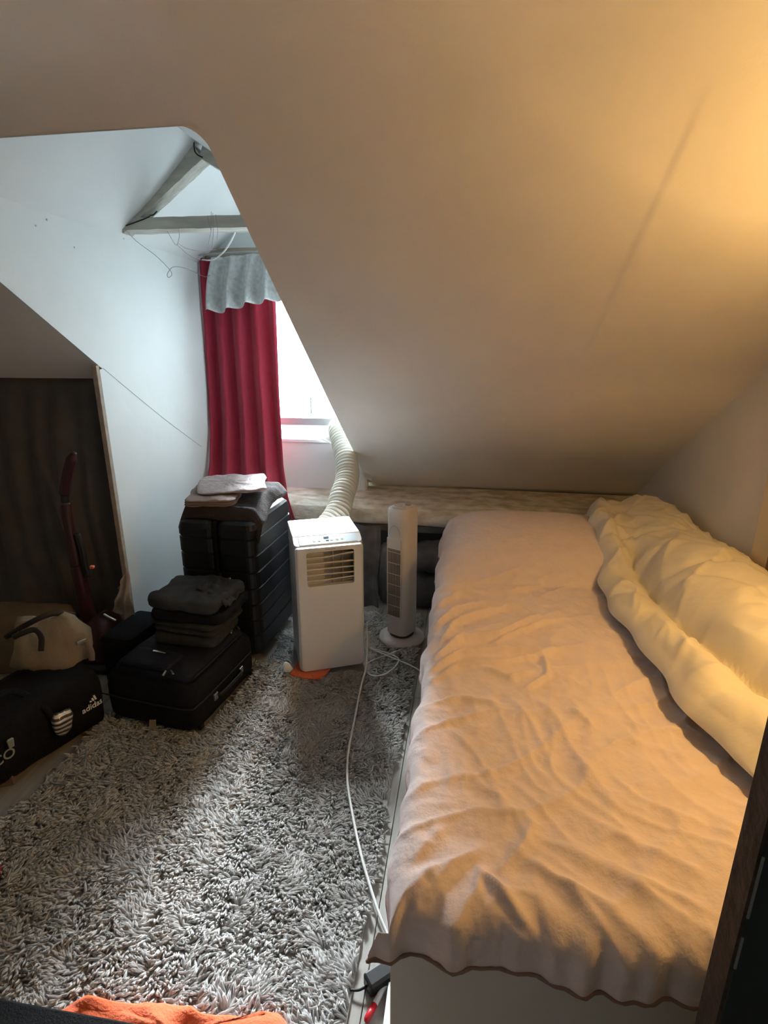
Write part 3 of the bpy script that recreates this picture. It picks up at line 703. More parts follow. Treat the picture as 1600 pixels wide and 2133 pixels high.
for k in range(5):
    z = VZ0+.022+.0275*k; t = .011 if k == 4 else (.004 if k == 0 else 0)
    def lv(u, vv, z=z, t=t):
        x = VX0+.001+(VX1-VX0-.002)*u; b = sstep(.3, 1, u)*t*1.2
        p = [(-.002, .004), (.016, -.007), (.017, -.004), (-.001, .0075)][int(round(vv*4)) % 4]
        return (x, -D2+.0+p[0], z+p[1]+b)
    link('louvre', gridm('louvre', lv, 14, 4), 'aclouvre', ac)
# control strip on the slanted front of the lid
tilt = math.atan2(.024, .054)
cs = box('control_strip', -W2+.024, W2-.02, -.026, .026, 0, .0022, 'acpanel', ac, bev=.001, seg=1, loc=(0, -D2+.049, HZ-.0185), rot=(tilt, 0, 0))
box('display', -.018, .006, .006, .018, .0022, .0030, 'display', cs)
box('sensor', -.010, .004, -.010, -.004, .0022, .0030, 'display', cs)
for x_ in (-.095, -.080, -.066, -.052, .028, .042, .056): box('indicator', x_, x_+.003, .016, .019, .0022, .0028, 'inkgrey', cs)
for x_ in (-.062, -.040, .018, .043, .066): link('button', tubem('button', [(x_, -.002, .002), (x_, -.002, .0034)], .0062, 12), 'acwhite', cs)
for x_ in (-.062, -.040, .018, .043, .066): box('button_mark', x_-.004, x_+.004, -.003, -.001, .0034, .0037, 'inkgrey', cs)
for k in range(6): box('maker_mark', -.020+.0078*k, -.0150+.0078*k, -D2-.0052, -D2-.0035, .6255, .6290, 'inkgrey', ac)
for sx in (-1, 1):
    for sy in (-1, 1): link('castor', tubem('castor', [(sx*.115-.012, sy*.11, .010), (sx*.115+.012, sy*.11, .010)], .0100, 12), 'vacblack', ac)
lathe('hose_collar', [(.082, 0), (.082, .02), (.074, .02), (.074, .0)], 'acwhite', ac, n=24, loc=(-.01, D2-.002, .50), rot=(-PI/2, 0, 0))
# exhaust hose
hp = [ony(690, 1130, 2.54), ony(698, 1090, 2.66), ony(712, 1035, 2.86), ony(723, 1000, 2.98), ony(722, 960, 3.10), ony(714, 925, 3.22), ony(708, 902, 3.31), ony(706, 890, 3.40)]
hp[0] = Vector((-.735, 2.500, .51)); hp[1] = Vector((-.765, 2.58, .53))
hp.insert(2, ony(700, 1075, 2.74))
path = spline(hp, 40); rad = []; L = 0; 
P2 = []; last = None; acc = 0
for p in path:
    if last is not None: acc += (p-last).length
    last = p; P2.append((acc, p))
tot_ = P2[-1][0]; stepn = int(tot_/.0042); path2 = []
ac_l = [a for a, _ in P2]
for k in range(stepn+1):
    s_ = tot_*k/stepn; path2.append(Vector([interp(s_, ac_l, [q[1][c] for q in P2]) for c in range(3)]))
rad = [.062+.0080*math.sin(2*PI*(tot_*k/stepn)/.024) for k in range(stepn+1)]
hs = link('exhaust_hose', tubem('exhaust_hose', path2, rad, 28), 'hose', ac, smooth=True)
hs.matrix_parent_inverse = (Matrix.Translation(ac.location) @ Matrix.Rotation(math.radians(24), 4, 'Z')).inverted()
# fabric seal around the hose outlet
def seal(u, v):
    A = ony(640, 900, 3.40); B = ony(775, 885, 3.40); A2 = ony(690, 925, 3.36); B2 = ony(775, 1008, 3.405)
    p = A.lerp(B, u).lerp(A2.lerp(B2, u), v); p.y += -.11*math.sin(PI*min(1, v*1.6))*math.sin(PI*u)**2-.014*math.sin(u*14+v*4); p.z += .006*math.sin(u*21)
    return p
c = link('window_seal_cloth', gridm('window_seal_cloth', seal, 30, 16), 'translucent', smooth=True); solidify(c, .002)
tag(c, 'white cloth seal crumpled around the hose at the window sill', 'cloth')
# power cables
zf = .036
cab = [ony(764, 1296, 2.30), ony(765, 1330, 2.285), onz(763, 1385, .06), onz(752, 1430, zf), onz(738, 1500, zf), onz(725, 1570, zf), onz(724, 1630, zf), onz(735, 1700, zf), onz(752, 1780, zf), onz(772, 1850, zf-.01), onz(790, 1905, .02), onz(808, 1950, .012), (-.118, .97, .011)]
o = tube('power_cable', cab, .0042, 'cable', n=8); tag(o, 'long white power cable running over the rug to the bed', 'cable')
cab = [onz(838, 1352, .045), onz(805, 1365, zf), onz(765, 1382, zf), onz(770, 1405, zf), onz(800, 1405, zf), onz(826, 1385, zf), onz(825, 1368, zf), onz(770, 1350, zf), onz(850, 1384, zf), onz(880, 1400, zf-.02)]
o = tube('power_cable', cab, .0032, 'cable', n=8); tag(o, 'thin white cable looped in front of the tower fan', 'cable')
# orange mat and tissue under the air conditioner
def flatcloth(name, outline, h, m, label, cat, seed, z0=.0, amp=.01):
    cx, cy = sum(p[0] for p in outline)/len(outline), sum(p[1] for p in outline)/len(outline)
    ol = [(p[0]-cx, p[1]-cy) for p in outline]; ol = [(p.x, p.y) for p in spline([Vector((*p, 0)) for p in ol+[ol[0]]], 8)][:-1]
    rings = []
    for z, s_ in ((.0, .99), (h*.5, 1.0), (h*.9, .97), (h, .88), (h*1.02, .7), (h*1.02, .5), (h*1.02, .25), (h*1.02, .08)):
        rings.append([(x*s_, y*s_, z+(amp*noise.fractal(Vector((x*s_*9+seed, y*s_*9, seed)), 1, 2, 3) if z > h*.3 else 0)) for x, y in ol])
    o = link(name, loftm(name, rings), m, smooth=True, loc=(cx, cy, z0)); tag(o, label, cat); return o
flatcloth('floor_mat', [(p.x, p.y) for p in (onz(603, 1402, .03), onz(645, 1412, .03), onz(678, 1403, .03))]+[(-.6, 2.40), (-.76, 2.36)], .010, 'orange', 'orange cloth scrap under the air conditioner', 'cloth', 2, z0=.018, amp=.003)
p = onz(606, 1396, .04); tm = slab('tissue', .05, .035, .012, [(0, .01), (.012, 0), (.03, .004), (.045, .014)], step=.006); crumple(tm, .012, 40, 3)
o = link('tissue', tm, 'winwhite', smooth=True, loc=(p.x-.015, p.y, .03)); tag(o, 'crumpled white tissue beside the air conditioner foot', 'tissue')

# ------------------------------------------------------------------ TOWER FAN
fan = empty('tower_fan', (-.300, 2.555, .018), math.radians(-28), 'slim white tower fan standing between air conditioner and bed', 'fan')
lathe('base', [(.118, 0), (.122, .006), (.118, .016), (.085, .026), (.06, .030)], 'fan', fan, n=40)
lathe('collar', [(.060, .026), (.064, .030), (.064, .044), (.058, .050)], 'fandark', fan, n=32)
rings = []
for z, s_ in ((.046, .97), (.05, 1), (.10, 1), (.40, .99), (.66, .985), (.705, .98), (.722, .96), (.728, .90)):
    rings.append([(x*s_, y*s_, z) for x, y in rrect(.128, .138, .042, 6)])
link('column', loftm('column', rings), 'fan', fan, smooth=True)
# grille recess and bars on the front (-Y)
GX0, GX1, GZ0, GZ1, GY = -.040, .040, .155, .575, -.0695
box('grille_back', GX0, GX1, GY-.0005, GY+.004, GZ0, GZ1, 'fandark', fan)
for k in range(11): box('grille_bar', GX0+.0035+.0073*k-.0011, GX0+.0035+.0073*k+.0011, GY-.004, GY-.0006, GZ0, GZ1, 'fangrille', fan)
for k in range(8): box('grille_band', GX0-.001, GX1+.001, GY-.0052, GY-.0041, GZ0+.0585*k, GZ0+.0028+.0585*k, 'fan', fan)
for x_ in (GX0-.004, GX1): box('grille_frame', x_, x_+.004, GY-.005, GY+.002, GZ0-.004, GZ1+.004, 'fan', fan)
for z_ in (GZ0-.004, GZ1): box('grille_frame', GX0, GX1, GY-.005, GY+.002, z_, z_+.004, 'fan', fan)
box('grille_cover', GX0, GX1, GY-.0065, GY-.0045, GZ1-.05, GZ1, 'fan', fan)
# arch line over the grille
arc = [(.032*math.cos(a), GY-.0008, .60+.045*math.sin(a)) for a in np.linspace(0, PI, 16)]
link('arch_seam', tubem('arch_seam', arc, .0012, 5), 'fangrille', fan)
tp = link('button_panel', slab('button_panel', .090, .098, .03, [(.724, .0), (.7325, .0), (.7335, .003)]), 'fan', fan, smooth=False)
for k, (x_, y_) in enumerate(((-.022, -.026), (0, -.026), (.022, -.026), (-.012, .0))): box('button', x_-.008, x_+.008, y_-.006, y_+.006, .733, .741, 'fan', tp, bev=.002)
lathe('dial', [(.015, .733), (.015, .745), (.012, .748)], 'fangrille', tp, n=20, loc=(.012, .026, 0))
box('oscillation_knob', -.043, -.033, -.062, -.052, .050, .062, 'fandark', fan)

# ------------------------------------------------------------------ SUITCASES
tc = empty('hard_suitcase', (-1.135, 2.465, .018), math.radians(-2), 'tall black hard shell suitcase standing against the white wall', 'suitcase')
lev = [(.030, .03), (.034, .012), (.05, .002), (.06, 0)]
for k in range(1, 8):
    z = .06+.082*k; lev += [(z-.007, 0), (z-.0035, .006), (z+.0035, .006), (z+.007, 0)]
lev += [(.675, 0), (.70, .008), (.712, .022), (.716, .04)]
for sx, nm in ((-1, 'back_shell'), (1, 'front_shell')):
    me = slab(nm, .192, .50, .045, lev); link(nm, me, 'blackshell', tc, smooth=False, loc=(sx*.100, 0, 0))
box('zip_band', -.006, .006, -.243, .243, .04, .710, 'black', tc)
for x_ in (-.10, .10):
    for y_ in (-.19, .19): link('wheel', tubem('wheel', [(x_-.012, y_, .020), (x_+.012, y_, .020)], .020, 14), 'vacblack', tc)
tube('carry_handle', [(.10, -.075, .714), (.10, -.065, .738), (.10, 0, .742), (.10, .065, .738), (.10, .075, .714)], .010, 'blackshell', tc, n=8)
tube('side_handle', [(.02, -.250, .30), (.02, -.272, .31), (.02, -.274, .38), (.02, -.272, .45), (.02, -.250, .46)], .008, 'blackshell', tc, n=8)

sc = empty('soft_suitcase', (-1.195, 1.930, .020), math.radians(-7), 'black soft suitcase lying flat on the rug under folded clothes', 'suitcase')
me = slab('body', .43, .49, .05, [(0, .03), (.01, .008), (.03, 0), (.10, .0), (.155, .0), (.185, .004), (.20, .012), (.206, .03)], step=.03); crumple(me, .004, 9, 4); link('body', me, 'black', sc, smooth=True)
me = slab('front_pocket', .37, .43, .04, [(.200, .0), (.228, .004), (.240, .014), (.244, .04)], step=.03); crumple(me, .005, 8, 5); fpk = link('front_pocket', me, 'navy', sc, smooth=True)
me = slab('small_pocket', .235, .13, .025, [(.238, 0), (.252, .003), (.258, .012), (.259, .03)]); sp = link('small_pocket', me, 'navy', sc, smooth=True, loc=(-.035, -.145, 0))
bd = box('badge', -.032, .032, -.005, .005, .259, .2625, 'chrome', sp, bev=.002, loc=(.01, .035, 0)); bd['label'] = 'bright metal name badge'
tube('zip', [(-.21, -.252, .12), (0, -.255, .118), (.19, -.250, .12), (.217, -.20, .12), (.219, 0, .12), (.217, .2, .12)], .003, 'vacblack', sc, n=6)
tube('zip', [(.19, -.19, .222), (.192, 0, .224), (.188, .19, .222)], .003, 'vacblack', sc, n=6)
for (x_, y_, z_, a) in ((.085, -.225, .250, .3), (.105, -.205, .246, .9), (.165, -.215, .17, 1.2), (.16, .145, .247, .4), (.17, .185, .247, .9)):
    box('zip_pull', -.004, .004, -.017, .017, -.002, .002, 'steel', sc, bev=.0012, seg=1, loc=(x_, y_, z_), rot=(0, .5, a))
tube('side_handle', [(.217, -.09, .085), (.236, -.075, .088), (.240, 0, .09), (.236, .075, .088), (.217, .09, .085)], .009, 'vacblack', sc, n=8, flat=.6)
box('handle_mount', .214, .224, -.115, -.088, .070, .100, 'steel', sc, bev=.002)
box('handle_mount', .214, .224, .088, .115, .070, .100, 'steel', sc, bev=.002)
for y_ in (-.20, .20): box('foot_stud', .20, .215, y_-.012, y_+.012, .0, .02, 'vacblack', sc)
ft = box('luggage_tag', -.014, .014, -.003, .003, 0, .036, 'canvas', sc, bev=.002, loc=(.02, -.258, .002), rot=(-.3, 0, .2)); ft['label'] = 'pale tag at the bottom edge'

# ------------------------------------------------------------------ folded clothes
def folded(name, w, d, h, layers, m, loc, rz, label, seed, amp=.006, group=None, r=.04, tilt=(0, 0)):
    lev = []; lh = h/layers
    for k in range(layers):
        z = lh*k; lev += [(z, .012), (z+lh*.2, .003), (z+lh*.5, 0), (z+lh*.8, .003), (z+lh*.97, .011)]
    lev += [(h*1.0, .03), (h*1.005, w*.2), (h*1.005, w*.36)]
    me = slab(name, w, d, r, lev, step=.014); crumple(me, amp, 11, seed, 3)
    zmin = min(v.co.z for v in me.vertices)
    for v in me.vertices: v.co.z = max(v.co.z, 0)
    o = link(name, me, m, smooth=True, loc=loc, rot=(tilt[0], tilt[1], rz)); tag(o, label, 'clothes', group); return o
sx, sy, sz = -1.155, 2.025, .262
Gc = 'folded clothes on the soft suitcase'
folded('folded_trousers', .30, .26, .060, 1, 'greycloth', (sx-.01, sy, sz), -.05, 'dark grey folded trousers at the bottom of the clothes stack', 11, group=Gc)
folded('folded_sweater', .31, .27, .055, 2, 'greycloth', (sx+.00, sy+.005, sz+.060), -.08, 'dark grey folded sweater in two layers within the clothes stack', 12, group=Gc)
folded('folded_hoodie', .34, .29, .052, 1, 'blackcloth', (sx+.015, sy+.01, sz+.116), -.02, 'black folded hoodie under the charcoal jacket', 13, amp=.010, group=Gc)
me_o = folded('folded_jacket', .33, .28, .055, 1, 'charcoal', (sx-.005, sy+.01, sz+.166), -.10, 'crumpled charcoal jacket on top of the clothes stack', 14, amp=.016, group=Gc)
cyl = link('zip_end', tubem('zip_end', [(0, 0, 0), (.004, 0, .022)], .006, 8), 'chrome', me_o, loc=(.125, .075, .065))
# a draped corner of the jacket
def flap(u, v):
    return (.03+.15*u, -.04+.16*v-.02*u, .062-.05*u*u+.008*math.sin(u*16+v*5)+.006*math.sin(v*19))
solidify(link('sleeve', gridm('sleeve', flap, 16, 16), 'charcoal', me_o, smooth=True), .006)

# blankets on the tall suitcase
zt_ = .737
def blanket(u, v):
    x = -1.335+.40*u+.01*math.sin(v*9); Y = 2.225+.43*v
    z = zt_+.050+.014*noise.fractal(Vector((x*7, Y*7, 2)), 1, 2, 3)+.012*math.sin(v*7+u*3)+.03*v
    d = max(0, .10-u)/.10; z -= .05*d*d; e = max(0, u-.88)/.12; z -= .07*e**1.5*(1-.4*v); ff = max(0, .14-v)/.14; z -= .085*ff**1.6*(.6+.4*u); Y += .02*ff
    return (x, Y, z)
me = gridm('brown_blanket', blanket, 46, 46); o = link('brown_blanket', me, 'brownfleece', smooth=True); solidify(o, .030, -1); tag(o, 'dark brown fleece blanket draped over the tall suitcase', 'blanket')
folded('folded_scarf', .24, .29, .034, 3, 'browncloth', (-1.205, 2.40, zt_+.062), .22, 'mauve brown folded cloth with its edges showing on the brown blanket', 21, amp=.008, tilt=(.08, 0))
folded('pink_quilt', .33, .27, .018, 1, 'pinkquilt', (-1.150, 2.475, zt_+.106), .38, 'pale pink satin cloth topmost on the tall suitcase', 22, amp=.010, tilt=(.10, -.02))

# ------------------------------------------------------------------ LEFT CORNER: vacuum, bags
# upright vacuum cleaner leaning by the recess
vac = empty('vacuum_cleaner', (-1.72, 2.10, 0), 0, 'dark wine upright vacuum cleaner leaning against the charcoal curtain', 'vacuum cleaner')
VO = Vector((-1.72, 2.10, 0))
def vp(x, y, Y=2.13): return ony(x, y, Y)-VO
tube('handle', [vp(155, 942), vp(147, 962), vp(138, 1000), vp(134, 1030)], [.010+.013*min(1, k/6) for k in range(25)], 'vacred', vac, n=12)
tube('handle_neck', [vp(134, 1026), vp(136, 1050)], .018, 'vacblack', vac, n=12, sub=4)
tube('upper_tube', [vp(137, 1046), vp(142, 1085), vp(150, 1130), vp(160, 1180)], [.021+.006*(k/24) for k in range(25)], 'vacred', vac, n=12)
tube('hose_grip', [vp(160, 1112), vp(170, 1140), vp(178, 1180), vp(184, 1200)], .016, 'vacblack', vac, n=10)
o = box('release_button', -.009, .009, -.008, .008, -.006, .006, 'orange', vac, bev=.002, loc=vp(192, 1181, 2.09)); o['label'] = 'orange release button'
tube('lower_tube', [vp(160, 1178), vp(172, 1230), vp(186, 1290), vp(200, 1340)], [.030+.010*(k/24) for k in range(25)], 'vacred', vac, n=12)
me = slab('motor_body', .17, .22, .06, [(.04, .03), (.06, .006), (.12, 0), (.19, .006), (.24, .03), (.27, .07)]); link('motor_body', me, 'vacred', vac, smooth=True, loc=(.0+.01, .02, 0))
me = slab('floor_head', .18, .15, .03, [(0, .01), (.012, 0), (.04, .004), (.055, .03)]); link('floor_head', me, 'vacblack', vac, smooth=True, loc=(0, -.02, 0))
st = tube('highlight_strip', [ony(216, 1279, 2.02)-VO, ony(228, 1286, 2.02)-VO, ony(242, 1293, 2.02)-VO], .0055, 'chrome', vac, n=8); st['label'] = 'bright strip standing in for the gloss highlight'  # glossy highlight on the wine plastic, modelled as a bright strip
# pale cloth hanging from the curtain corner
def pc(u, v):
    a = ony(246, 1225, 2.20); b = ony(266, 1180, 2.20); c_ = ony(232, 1275, 2.17); d_ = ony(277, 1298, 2.17)
    p = a.lerp(b, u).lerp(c_.lerp(d_, u), v); p.y += .012*math.sin(u*12+v*3)+.01*math.sin(v*9); return p
o = link('pale_cloth', gridm('pale_cloth', pc, 16, 20), 'whitecloth', smooth=True); solidify(o, .003); tag(o, 'off-white cloth corner hanging beside the raw board edge', 'cloth')
# black storage box behind canvas bag
o = link('black_box', slab('black_box', .17, .28, .02, [(0, .004), (.01, 0), (.22, 0), (.235, .006), (.237, .03)]), 'black', loc=(-1.530, 2.10, .0), rot=(0, 0, -.08)); tag(o, 'black box between the soft suitcase and the recess', 'box')
# sports bag: front face runs from (-1.57,1.31) to (-1.41,1.72)
A = Vector((-1.60, 1.20, 0)); B = Vector((-1.41, 1.735, 0)); ax = (B-A).normalized(); aang = math.atan2(ax.y, ax.x)
sb = empty('sports_bag', (-1.515-.155*math.sin(aang), 1.385+.155*math.cos(aang), 0), aang, 'long black sports bag with white lettering on the floor', 'bag')
BL = .72
rings = []
for k in range(29):
    t = k/28; x_ = -BL/2+BL*t; s_ = min(1, (math.sin(PI*min(1, max(0, t)))*4.2))**.42 if 0 < t < 1 else .25
    ring = []
    for q in range(28):
        a = 2*PI*q/28; cx, cz = math.cos(a), math.sin(a); e_ = .55
        yy_ = .15*abs(cx)**e_*math.copysign(1, cx)*s_; zz_ = .135+.135*abs(cz)**e_*math.copysign(1, cz)*(s_ if cz > 0 else 1)
        zz_ -= .02*math.sin(PI*t*2)*(1 if cz > 0 else 0)
        ring.append((x_, yy_, max(0, zz_)))
    rings.append(ring)
me = loftm('body', rings); crumple(me, .010, 7, 6); 
for v in me.vertices: v.co.z = max(.0, v.co.z)
bo = link('body', me, 'black', sb, smooth=True)
tube('zip', [(-.30, 0, .262), (0, .0, .266), (.30, 0, .262)], .004, 'vacblack', sb, n=6)
tube('carry_strap', [(-.12, -.158, .10), (-.10, -.150, .22), (-.05, -.07, .30), (.05, -.06, .30), (.10, -.150, .22), (.12, -.158, .10)], .012, 'black', sb, n=8, flat=.35)
from mathutils.bvhtree import BVHTree
bv = BVHTree.FromPolygons([v.co for v in me.vertices], [p.vertices[:] for p in me.polygons])
def on_bag(me_t, ox, oz, slant=0.0):
    ca, sa = math.cos(slant), math.sin(slant)
    for v in me_t.vertices:
        x_ = ox+v.co.x*ca-v.co.y*sa; z_ = oz+v.co.x*sa+v.co.y*ca; hit = bv.ray_cast(Vector((x_, -.5, z_)), Vector((0, 1, 0)))[0]
        y_ = hit.y if hit else -.12
        v.co = Vector((x_, y_-.0045-v.co.z*.5, z_))
    return me_t
def bag_px(x, y):        # pixel on the bag front -> local x,z
    n_ = Vector((math.sin(aang), -math.cos(aang), 0)); c0 = sb.location+n_*.15; d = ray(x, y); t = (c0-CP).dot(n_)/d.dot(n_); p = CP+d*t-sb.location
    return p.dot(ax), p.z
lx, lz = bag_px(190, 1472)
l1 = bag_px(170, 1484); l2 = bag_px(208, 1462); sl = math.atan2(l2[1]-l1[1], l2[0]-l1[0]); sl = max(-.25, min(.25, sl))
wd2 = math.hypot(l2[0]-l1[0], l2[1]-l1[1])
tme = text_mesh('adidas', .1, .0008); xsz = [v.co.x for v in tme.vertices]; sc_ = wd2*1.12/(max(xsz)-min(xsz))
for v in tme.vertices: v.co.x *= sc_; v.co.y *= sc_
link('lettering', on_bag(tme, lx+.006, lz, sl), 'print', sb)
for k in range(3):      # three slanted bars above the lettering
    w_ = wd2*.10; h_ = wd2*(.10+.10*k); x_ = wd2*(-.02+.14*k)
    bvx = [(x_-h_*.35, wd2*.25+h_, 0), (x_+w_-h_*.35, wd2*.25+h_, 0), (x_+w_, wd2*.25, 0), (x_, wd2*.25, 0)]
    link('logo_bar', on_bag(pyd('logo_bar', bvx, [(0, 1, 2, 3)]), lx, lz, sl), 'print', sb)
lx, lz = bag_px(8, 1578); tme = text_mesh('CO', .05, .0008); link('lettering', on_bag(tme, lx, lz, .05), 'print2', sb)
# silver striped pouch in front of the bag
p = ony(122, 1506, 1.40); 
me = slab('striped_pouch', .075, .04, .016, [(0, .022), (.02, .010), (.05, .002), (.075, .0), (.092, .008), (.098, .018)], step=.008); crumple(me, .006, 26, 8)
lx, lz = bag_px(122, 1506); wp = sb.matrix_basis @ Vector((lx, -.165, lz-.045))
o = link('striped_pouch', me, 'stripes', smooth=True, loc=sb.location+ax*lx+Vector((math.sin(aang), -math.cos(aang), 0))*.168+Vector((0, 0, lz-.045)), rot=(0, .12, aang)); tag(o, 'shiny silver striped pouch tucked against the black sports bag', 'pouch')
p = onz(22, 1548, .15); me = slab('white_tag', .022, .010, .004, [(0, .002), (.03, 0), (.034, .003)]); lx, lz = bag_px(20, 1547)
link('tag', me, 'print2', sb, loc=(lx, -.158, lz-.015))
# canvas bag on top of the sports bag
cb = empty('canvas_bag', (-1.625, 1.715, .262), .42, 'beige canvas shoulder bag resting on the black sports bag', 'bag')
rings = []
for z, w_, d_ in ((0, .22, .15), (.01, .26, .19), (.05, .285, .205), (.11, .275, .18), (.16, .235, .12), (.20, .19, .06), (.215, .12, .03)):
    rings.append([(x_, y_, z) for x_, y_ in densify(rrect(w_, d_, min(w_, d_)*.42, 6), .02)[:200]])
mn = min(len(r) for r in rings); 
def rs(poly, n):
    P_ = poly+[poly[0]]; L_ = [0]
    for i in range(len(poly)): L_.append(L_[-1]+math.hypot(P_[i+1][0]-P_[i][0], P_[i+1][1]-P_[i][1]))
    return [(interp(L_[-1]*i/n, L_, [q[0] for q in P_]), interp(L_[-1]*i/n, L_, [q[1] for q in P_]), poly[0][2]) for i in range(n)]
me = loftm('body', [rs(r, 48) for r in rings]); crumple(me, .034, 9, 9, 4); link('body', me, 'canvas', cb, smooth=True)
tube('strap', [(-.10, -.085, .175), (-.06, -.10, .195), (-.02, -.095, .20), (.0, -.105, .17), (-.005, -.118, .12)], .011, 'leather', cb, n=8, flat=.4)
tube('shoulder_strap', [(-.14, -.05, .16), (-.06, -.05, .205), (.02, -.02, .225), (.09, .02, .19)], .011, 'leather', cb, n=8, flat=.4)
bk = box('buckle', -.018, .018, -.003, .003, -.008, .008, 'steel', cb, bev=.002, loc=(.125, -.075, .115), rot=(.1, 0, .7))
tube('side_band', [(.145, -.06, .02), (.15, -.065, .06), (.14, -.065, .11)], .012, 'browncloth', cb, n=8, flat=.4)
# large brown paper bag behind
me = slab('brown_bag', .46, .20, .04, [(0, .01), (.02, 0), (.10, 0), (.18, .004), (.26, .008), (.30, .018), (.305, .05)], step=.025); crumple(me, .014, 6, 15)
for v in me.vertices: v.co.z = max(0, v.co.z)
o = link('brown_bag', me, 'brownbag', smooth=True, loc=(-2.07, 2.04, 0), rot=(0, 0, .10)); tag(o, 'large dull brown bag below the charcoal curtain', 'bag')
# wooden stick end at the left edge
p = onz(2, 1605, .06); o = box('wood_block', -.10, .045, -.02, .02, 0, .05, 'wood', bev=.003, loc=(p.x-.01, p.y, .002), rot=(0, 0, .45)); tag(o, 'brown wooden block lying beside the sports bag', 'block')
# grey cable on the floor in front of the bag
zc_ = .006
o = tube('thin_cord', [onz(180, 1562, .03), onz(178, 1585, .04), onz(168, 1608, .04), onz(140, 1614, .03), onz(112, 1600, zc_), onz(95, 1618, zc_), onz(112, 1632, .03), onz(140, 1632, .04)], .003, 'wire', n=6); tag(o, 'thin dark cord looping at the edge of the rug by the bag', 'cord')

# ------------------------------------------------------------------ FOREGROUND
# orange fleece on the floor
ol = [onz(a, b, .05) for a, b in ((105, 2092), (180, 2080), (300, 2086), (390, 2092), (420, 2108), (520, 2112), (570, 2108), (600, 2133))]
ol = [(p.x, p.y) for p in ol]+[(-.30, .66), (-.42, .58), (-.70, .56), (-.92, .66)]
flatcloth('orange_fleece', ol, .040, 'orange', 'bright orange fleece dropped on the grey rug', 'cloth', 5, z0=.012, amp=.030)
# black low bench
pA, pB = onz(0, 2078, .30), onz(300, 2133, .30); d_ = (pB-pA).normalized(); nn = Vector((d_.y, -d_.x, 0)); 
bn = empty('black_bench', pA.lerp(pB, .5)+nn*.11+d_*(-.18)-Vector((0, 0, .30)), math.atan2(d_.y, d_.x), 'low black bench in front of the orange fleece', 'bench')
box('bench_top', -.36, .40, -.11, .11, .27, .30, 'black', bn, bev=.004)
for sx_ in (-.32, .33):
    for sy_ in (-.08, .08): box('leg', sx_-.02, sx_+.02, sy_-.02, sy_+.02, 0, .27, 'black', bn)
# red garment at the left edge
p = onz(-22, 1835, .05); me = slab('red_garment', .16, .14, .05, [(0, .02), (.015, .0), (.04, .004), (.06, .03), (.066, .06)], step=.015); crumple(me, .010, 14, 3)
o = link('red_garment', me, 'darkpink', smooth=True, loc=(p.x-.085, p.y, .01)); tag(o, 'red garment lying on the rug edge', 'clothes')
# charger, white sheet of paper and red pen between rug and bed
ch = empty('power_adapter', onz(790, 2030, .03), math.radians(40), 'black power adapter on the floor beside the bed corner', 'adapter'); ch.location.z = 0
box('body', -.035, .035, -.020, .020, .0, .038, 'vacblack', ch, bev=.006)
box('plug_face', .035, .048, -.014, .014, .006, .032, 'vacblack', ch, bev=.003)
for s_ in (-1, 1): link('pin', tubem('pin', [(.046, s_*.008, .019), (.066, s_*.008, .019)], .0024, 8), 'chrome', ch)
tube('cord', [(-.035, 0, .018), (-.06, .01, .012), (-.10, .05, .006), (-.13, .10, .005)], .003, 'vacblack', ch, n=6)
p = onz(801, 2100, .01)
o = box('white_box', -.045, .045, -.09, .09, 0, .03, 'winwhite', bev=.003, loc=(p.x+.048, p.y-.045, 0), rot=(0, 0, .0)); tag(o, 'flat white carton lying against the bed foot', 'box')
pn = empty('marker_pen', onz(783, 2085, .012), math.radians(68), 'white marker pen with a red cap beside the carton', 'pen'); pn.location.z = .0075
link('barrel', tubem('barrel', [(-.005, 0, 0), (.075, 0, 0)], .007, 12), 'winwhite', pn, smooth=True)
link('cap', tubem('cap', [(-.045, 0, 0), (-.04, 0, 0), (-.005, 0, 0)], [.004, .0075, .0075], 12), 'redplastic', pn, smooth=True)

# storage under the eaves
Ge = 'things stored under the eaves'
def bagm(name, w, d, h, m, loc, rz, label, seed, amp):
    me = slab(name, w, d, .06, [(0, .03), (.02, .004), (h*.5, 0), (h*.85, .012), (h*.97, .04), (h, .09)], step=.02); crumple(me, amp, 9, seed)
    for v in me.vertices: v.co.z = max(0, v.co.z)
    o = link(name, me, m, smooth=True, loc=loc, rot=(0, 0, rz)); tag(o, label, 'bag', Ge); return o
bagm('storage_bag', .34, .26, .20, 'lace', (-.16, 3.06, .0), .1, 'dark grey storage bag on the floor under the beam', 31, .018)
bagm('storage_bag', .32, .24, .14, 'lace', (-.14, 3.06, .225), -.05, 'dark plastic wrapped bag topmost under the beam', 32, .020)
bagm('storage_bag', .16, .22, .36, 'lace', (-.43, 3.06, .0), .2, 'upright dark bag behind the tower fan', 33, .018)
def drp(u, v):
    p = ony(725, 1090, 3.02).lerp(ony(793, 1098, 3.02), u); q = ony(735, 1290, 2.92).lerp(ony(786+4*math.sin(v*7), 1285-20*u, 2.92), u)
    r = p.lerp(q, v); r.y += .015*math.sin(u*9+v); return r
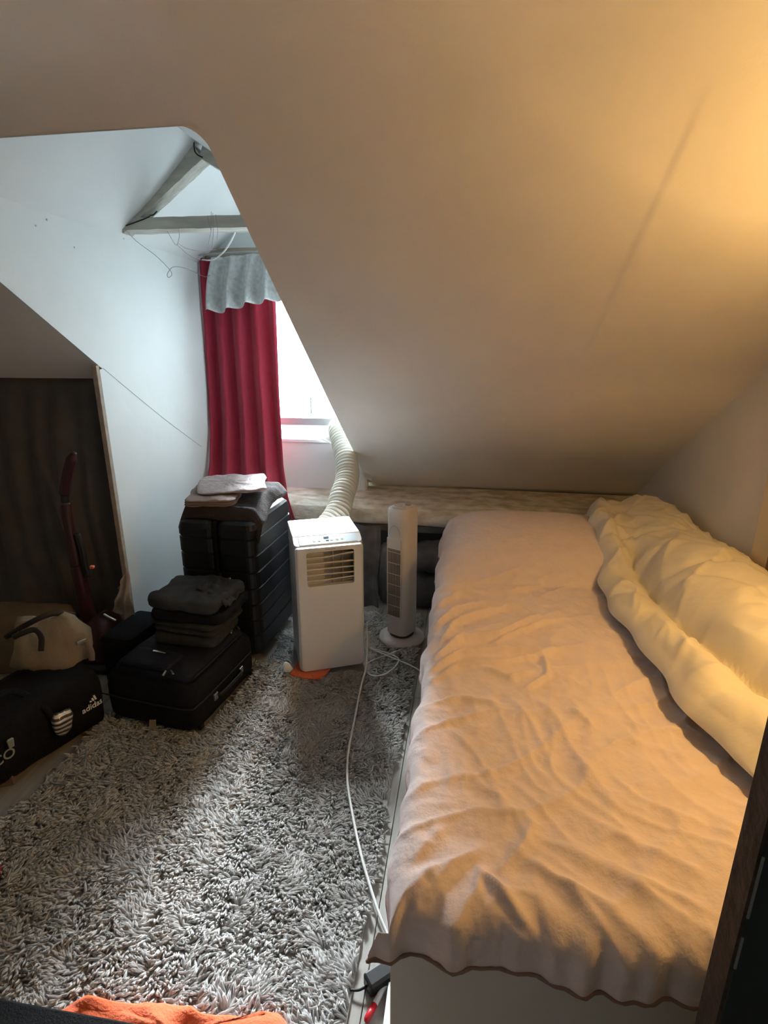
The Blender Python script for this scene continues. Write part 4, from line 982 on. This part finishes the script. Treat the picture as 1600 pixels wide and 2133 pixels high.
o = link('hanging_cloth', gridm('hanging_cloth', drp, 14, 20), 'lace', smooth=True); solidify(o, .004); tag(o, 'dark grey cloth hanging behind the air conditioner', 'cloth')

# dark door leaf, right foreground
dr = empty('door_1', (.338, .535, 0), math.radians(-1), 'dark teal door leaf with a worn brown edge beside the bed foot', 'door'); dr['kind'] = 'structure'
box('leaf', .002, .66, -.019, .021, .005, 1.95, 'teal', dr, bev=.0015, seg=1)
box('edge_strip', -.002, .0025, -.0185, .0205, .006, 1.949, 'dooredge', dr)
for z_, h_ in ((.50, .07), (.78, .05), (.86, .09)): box('paint_chip', .002, .0045, -.0202, -.0185, z_, z_+h_, 'chip', dr)
# brown board standing at the wall behind the duvet
o = box('wood_board', XW-.032, XW-.006, 1.62, 1.965, .0, .885, 'wood', bev=.003); tag(o, 'brown wooden board standing at the wall behind the duvet', 'board')

# ------------------------------------------------------------------ WALL LAMP (out of frame, lights the room)
lp = empty('wall_lamp', LAMP_POS, 0, 'wall lamp with a cream shade beside the bed', 'lamp')
rs_ = [(.100, -.036), (.082, .014)]
rings = [[(r*math.cos(2*PI*j/32), r*math.sin(2*PI*j/32), z) for j in range(32)] for r, z in rs_]
shd = link('shade', loftm('shade', rings, cap=False), 'shade', lp, smooth=True); solidify(shd, .0015)
lathe('bulb', [(.004, -.035), (.020, -.025), (.026, -.008), (.020, .012), (.012, .020), (.010, .024)], 'bulb', lp, n=20)
lathe('socket', [(.011, .022), (.011, .034), (.006, .036)], 'brass', lp, n=16)
tube('arm', [(0, 0, .034), (.03, 0, .048), (.10, 0, .052), (XW-LAMP_POS[0]-.01, 0, .05)], .005, 'brass', lp, n=8)
link('wall_mount', tubem('wall_mount', [(XW-LAMP_POS[0]-.012, 0, .05), (XW-LAMP_POS[0]-.001, 0, .05)], .035, 24), 'brass', lp)
ld = bpy.data.lights.new('bulb_light', 'POINT'); ld.energy = LAMP_W; ld.color = LAMP_COL; ld.shadow_soft_size = .028
lo = bpy.data.objects.new('bulb_light', ld); COL.objects.link(lo); lo.parent = lp; lo.location = (0, 0, -.008)
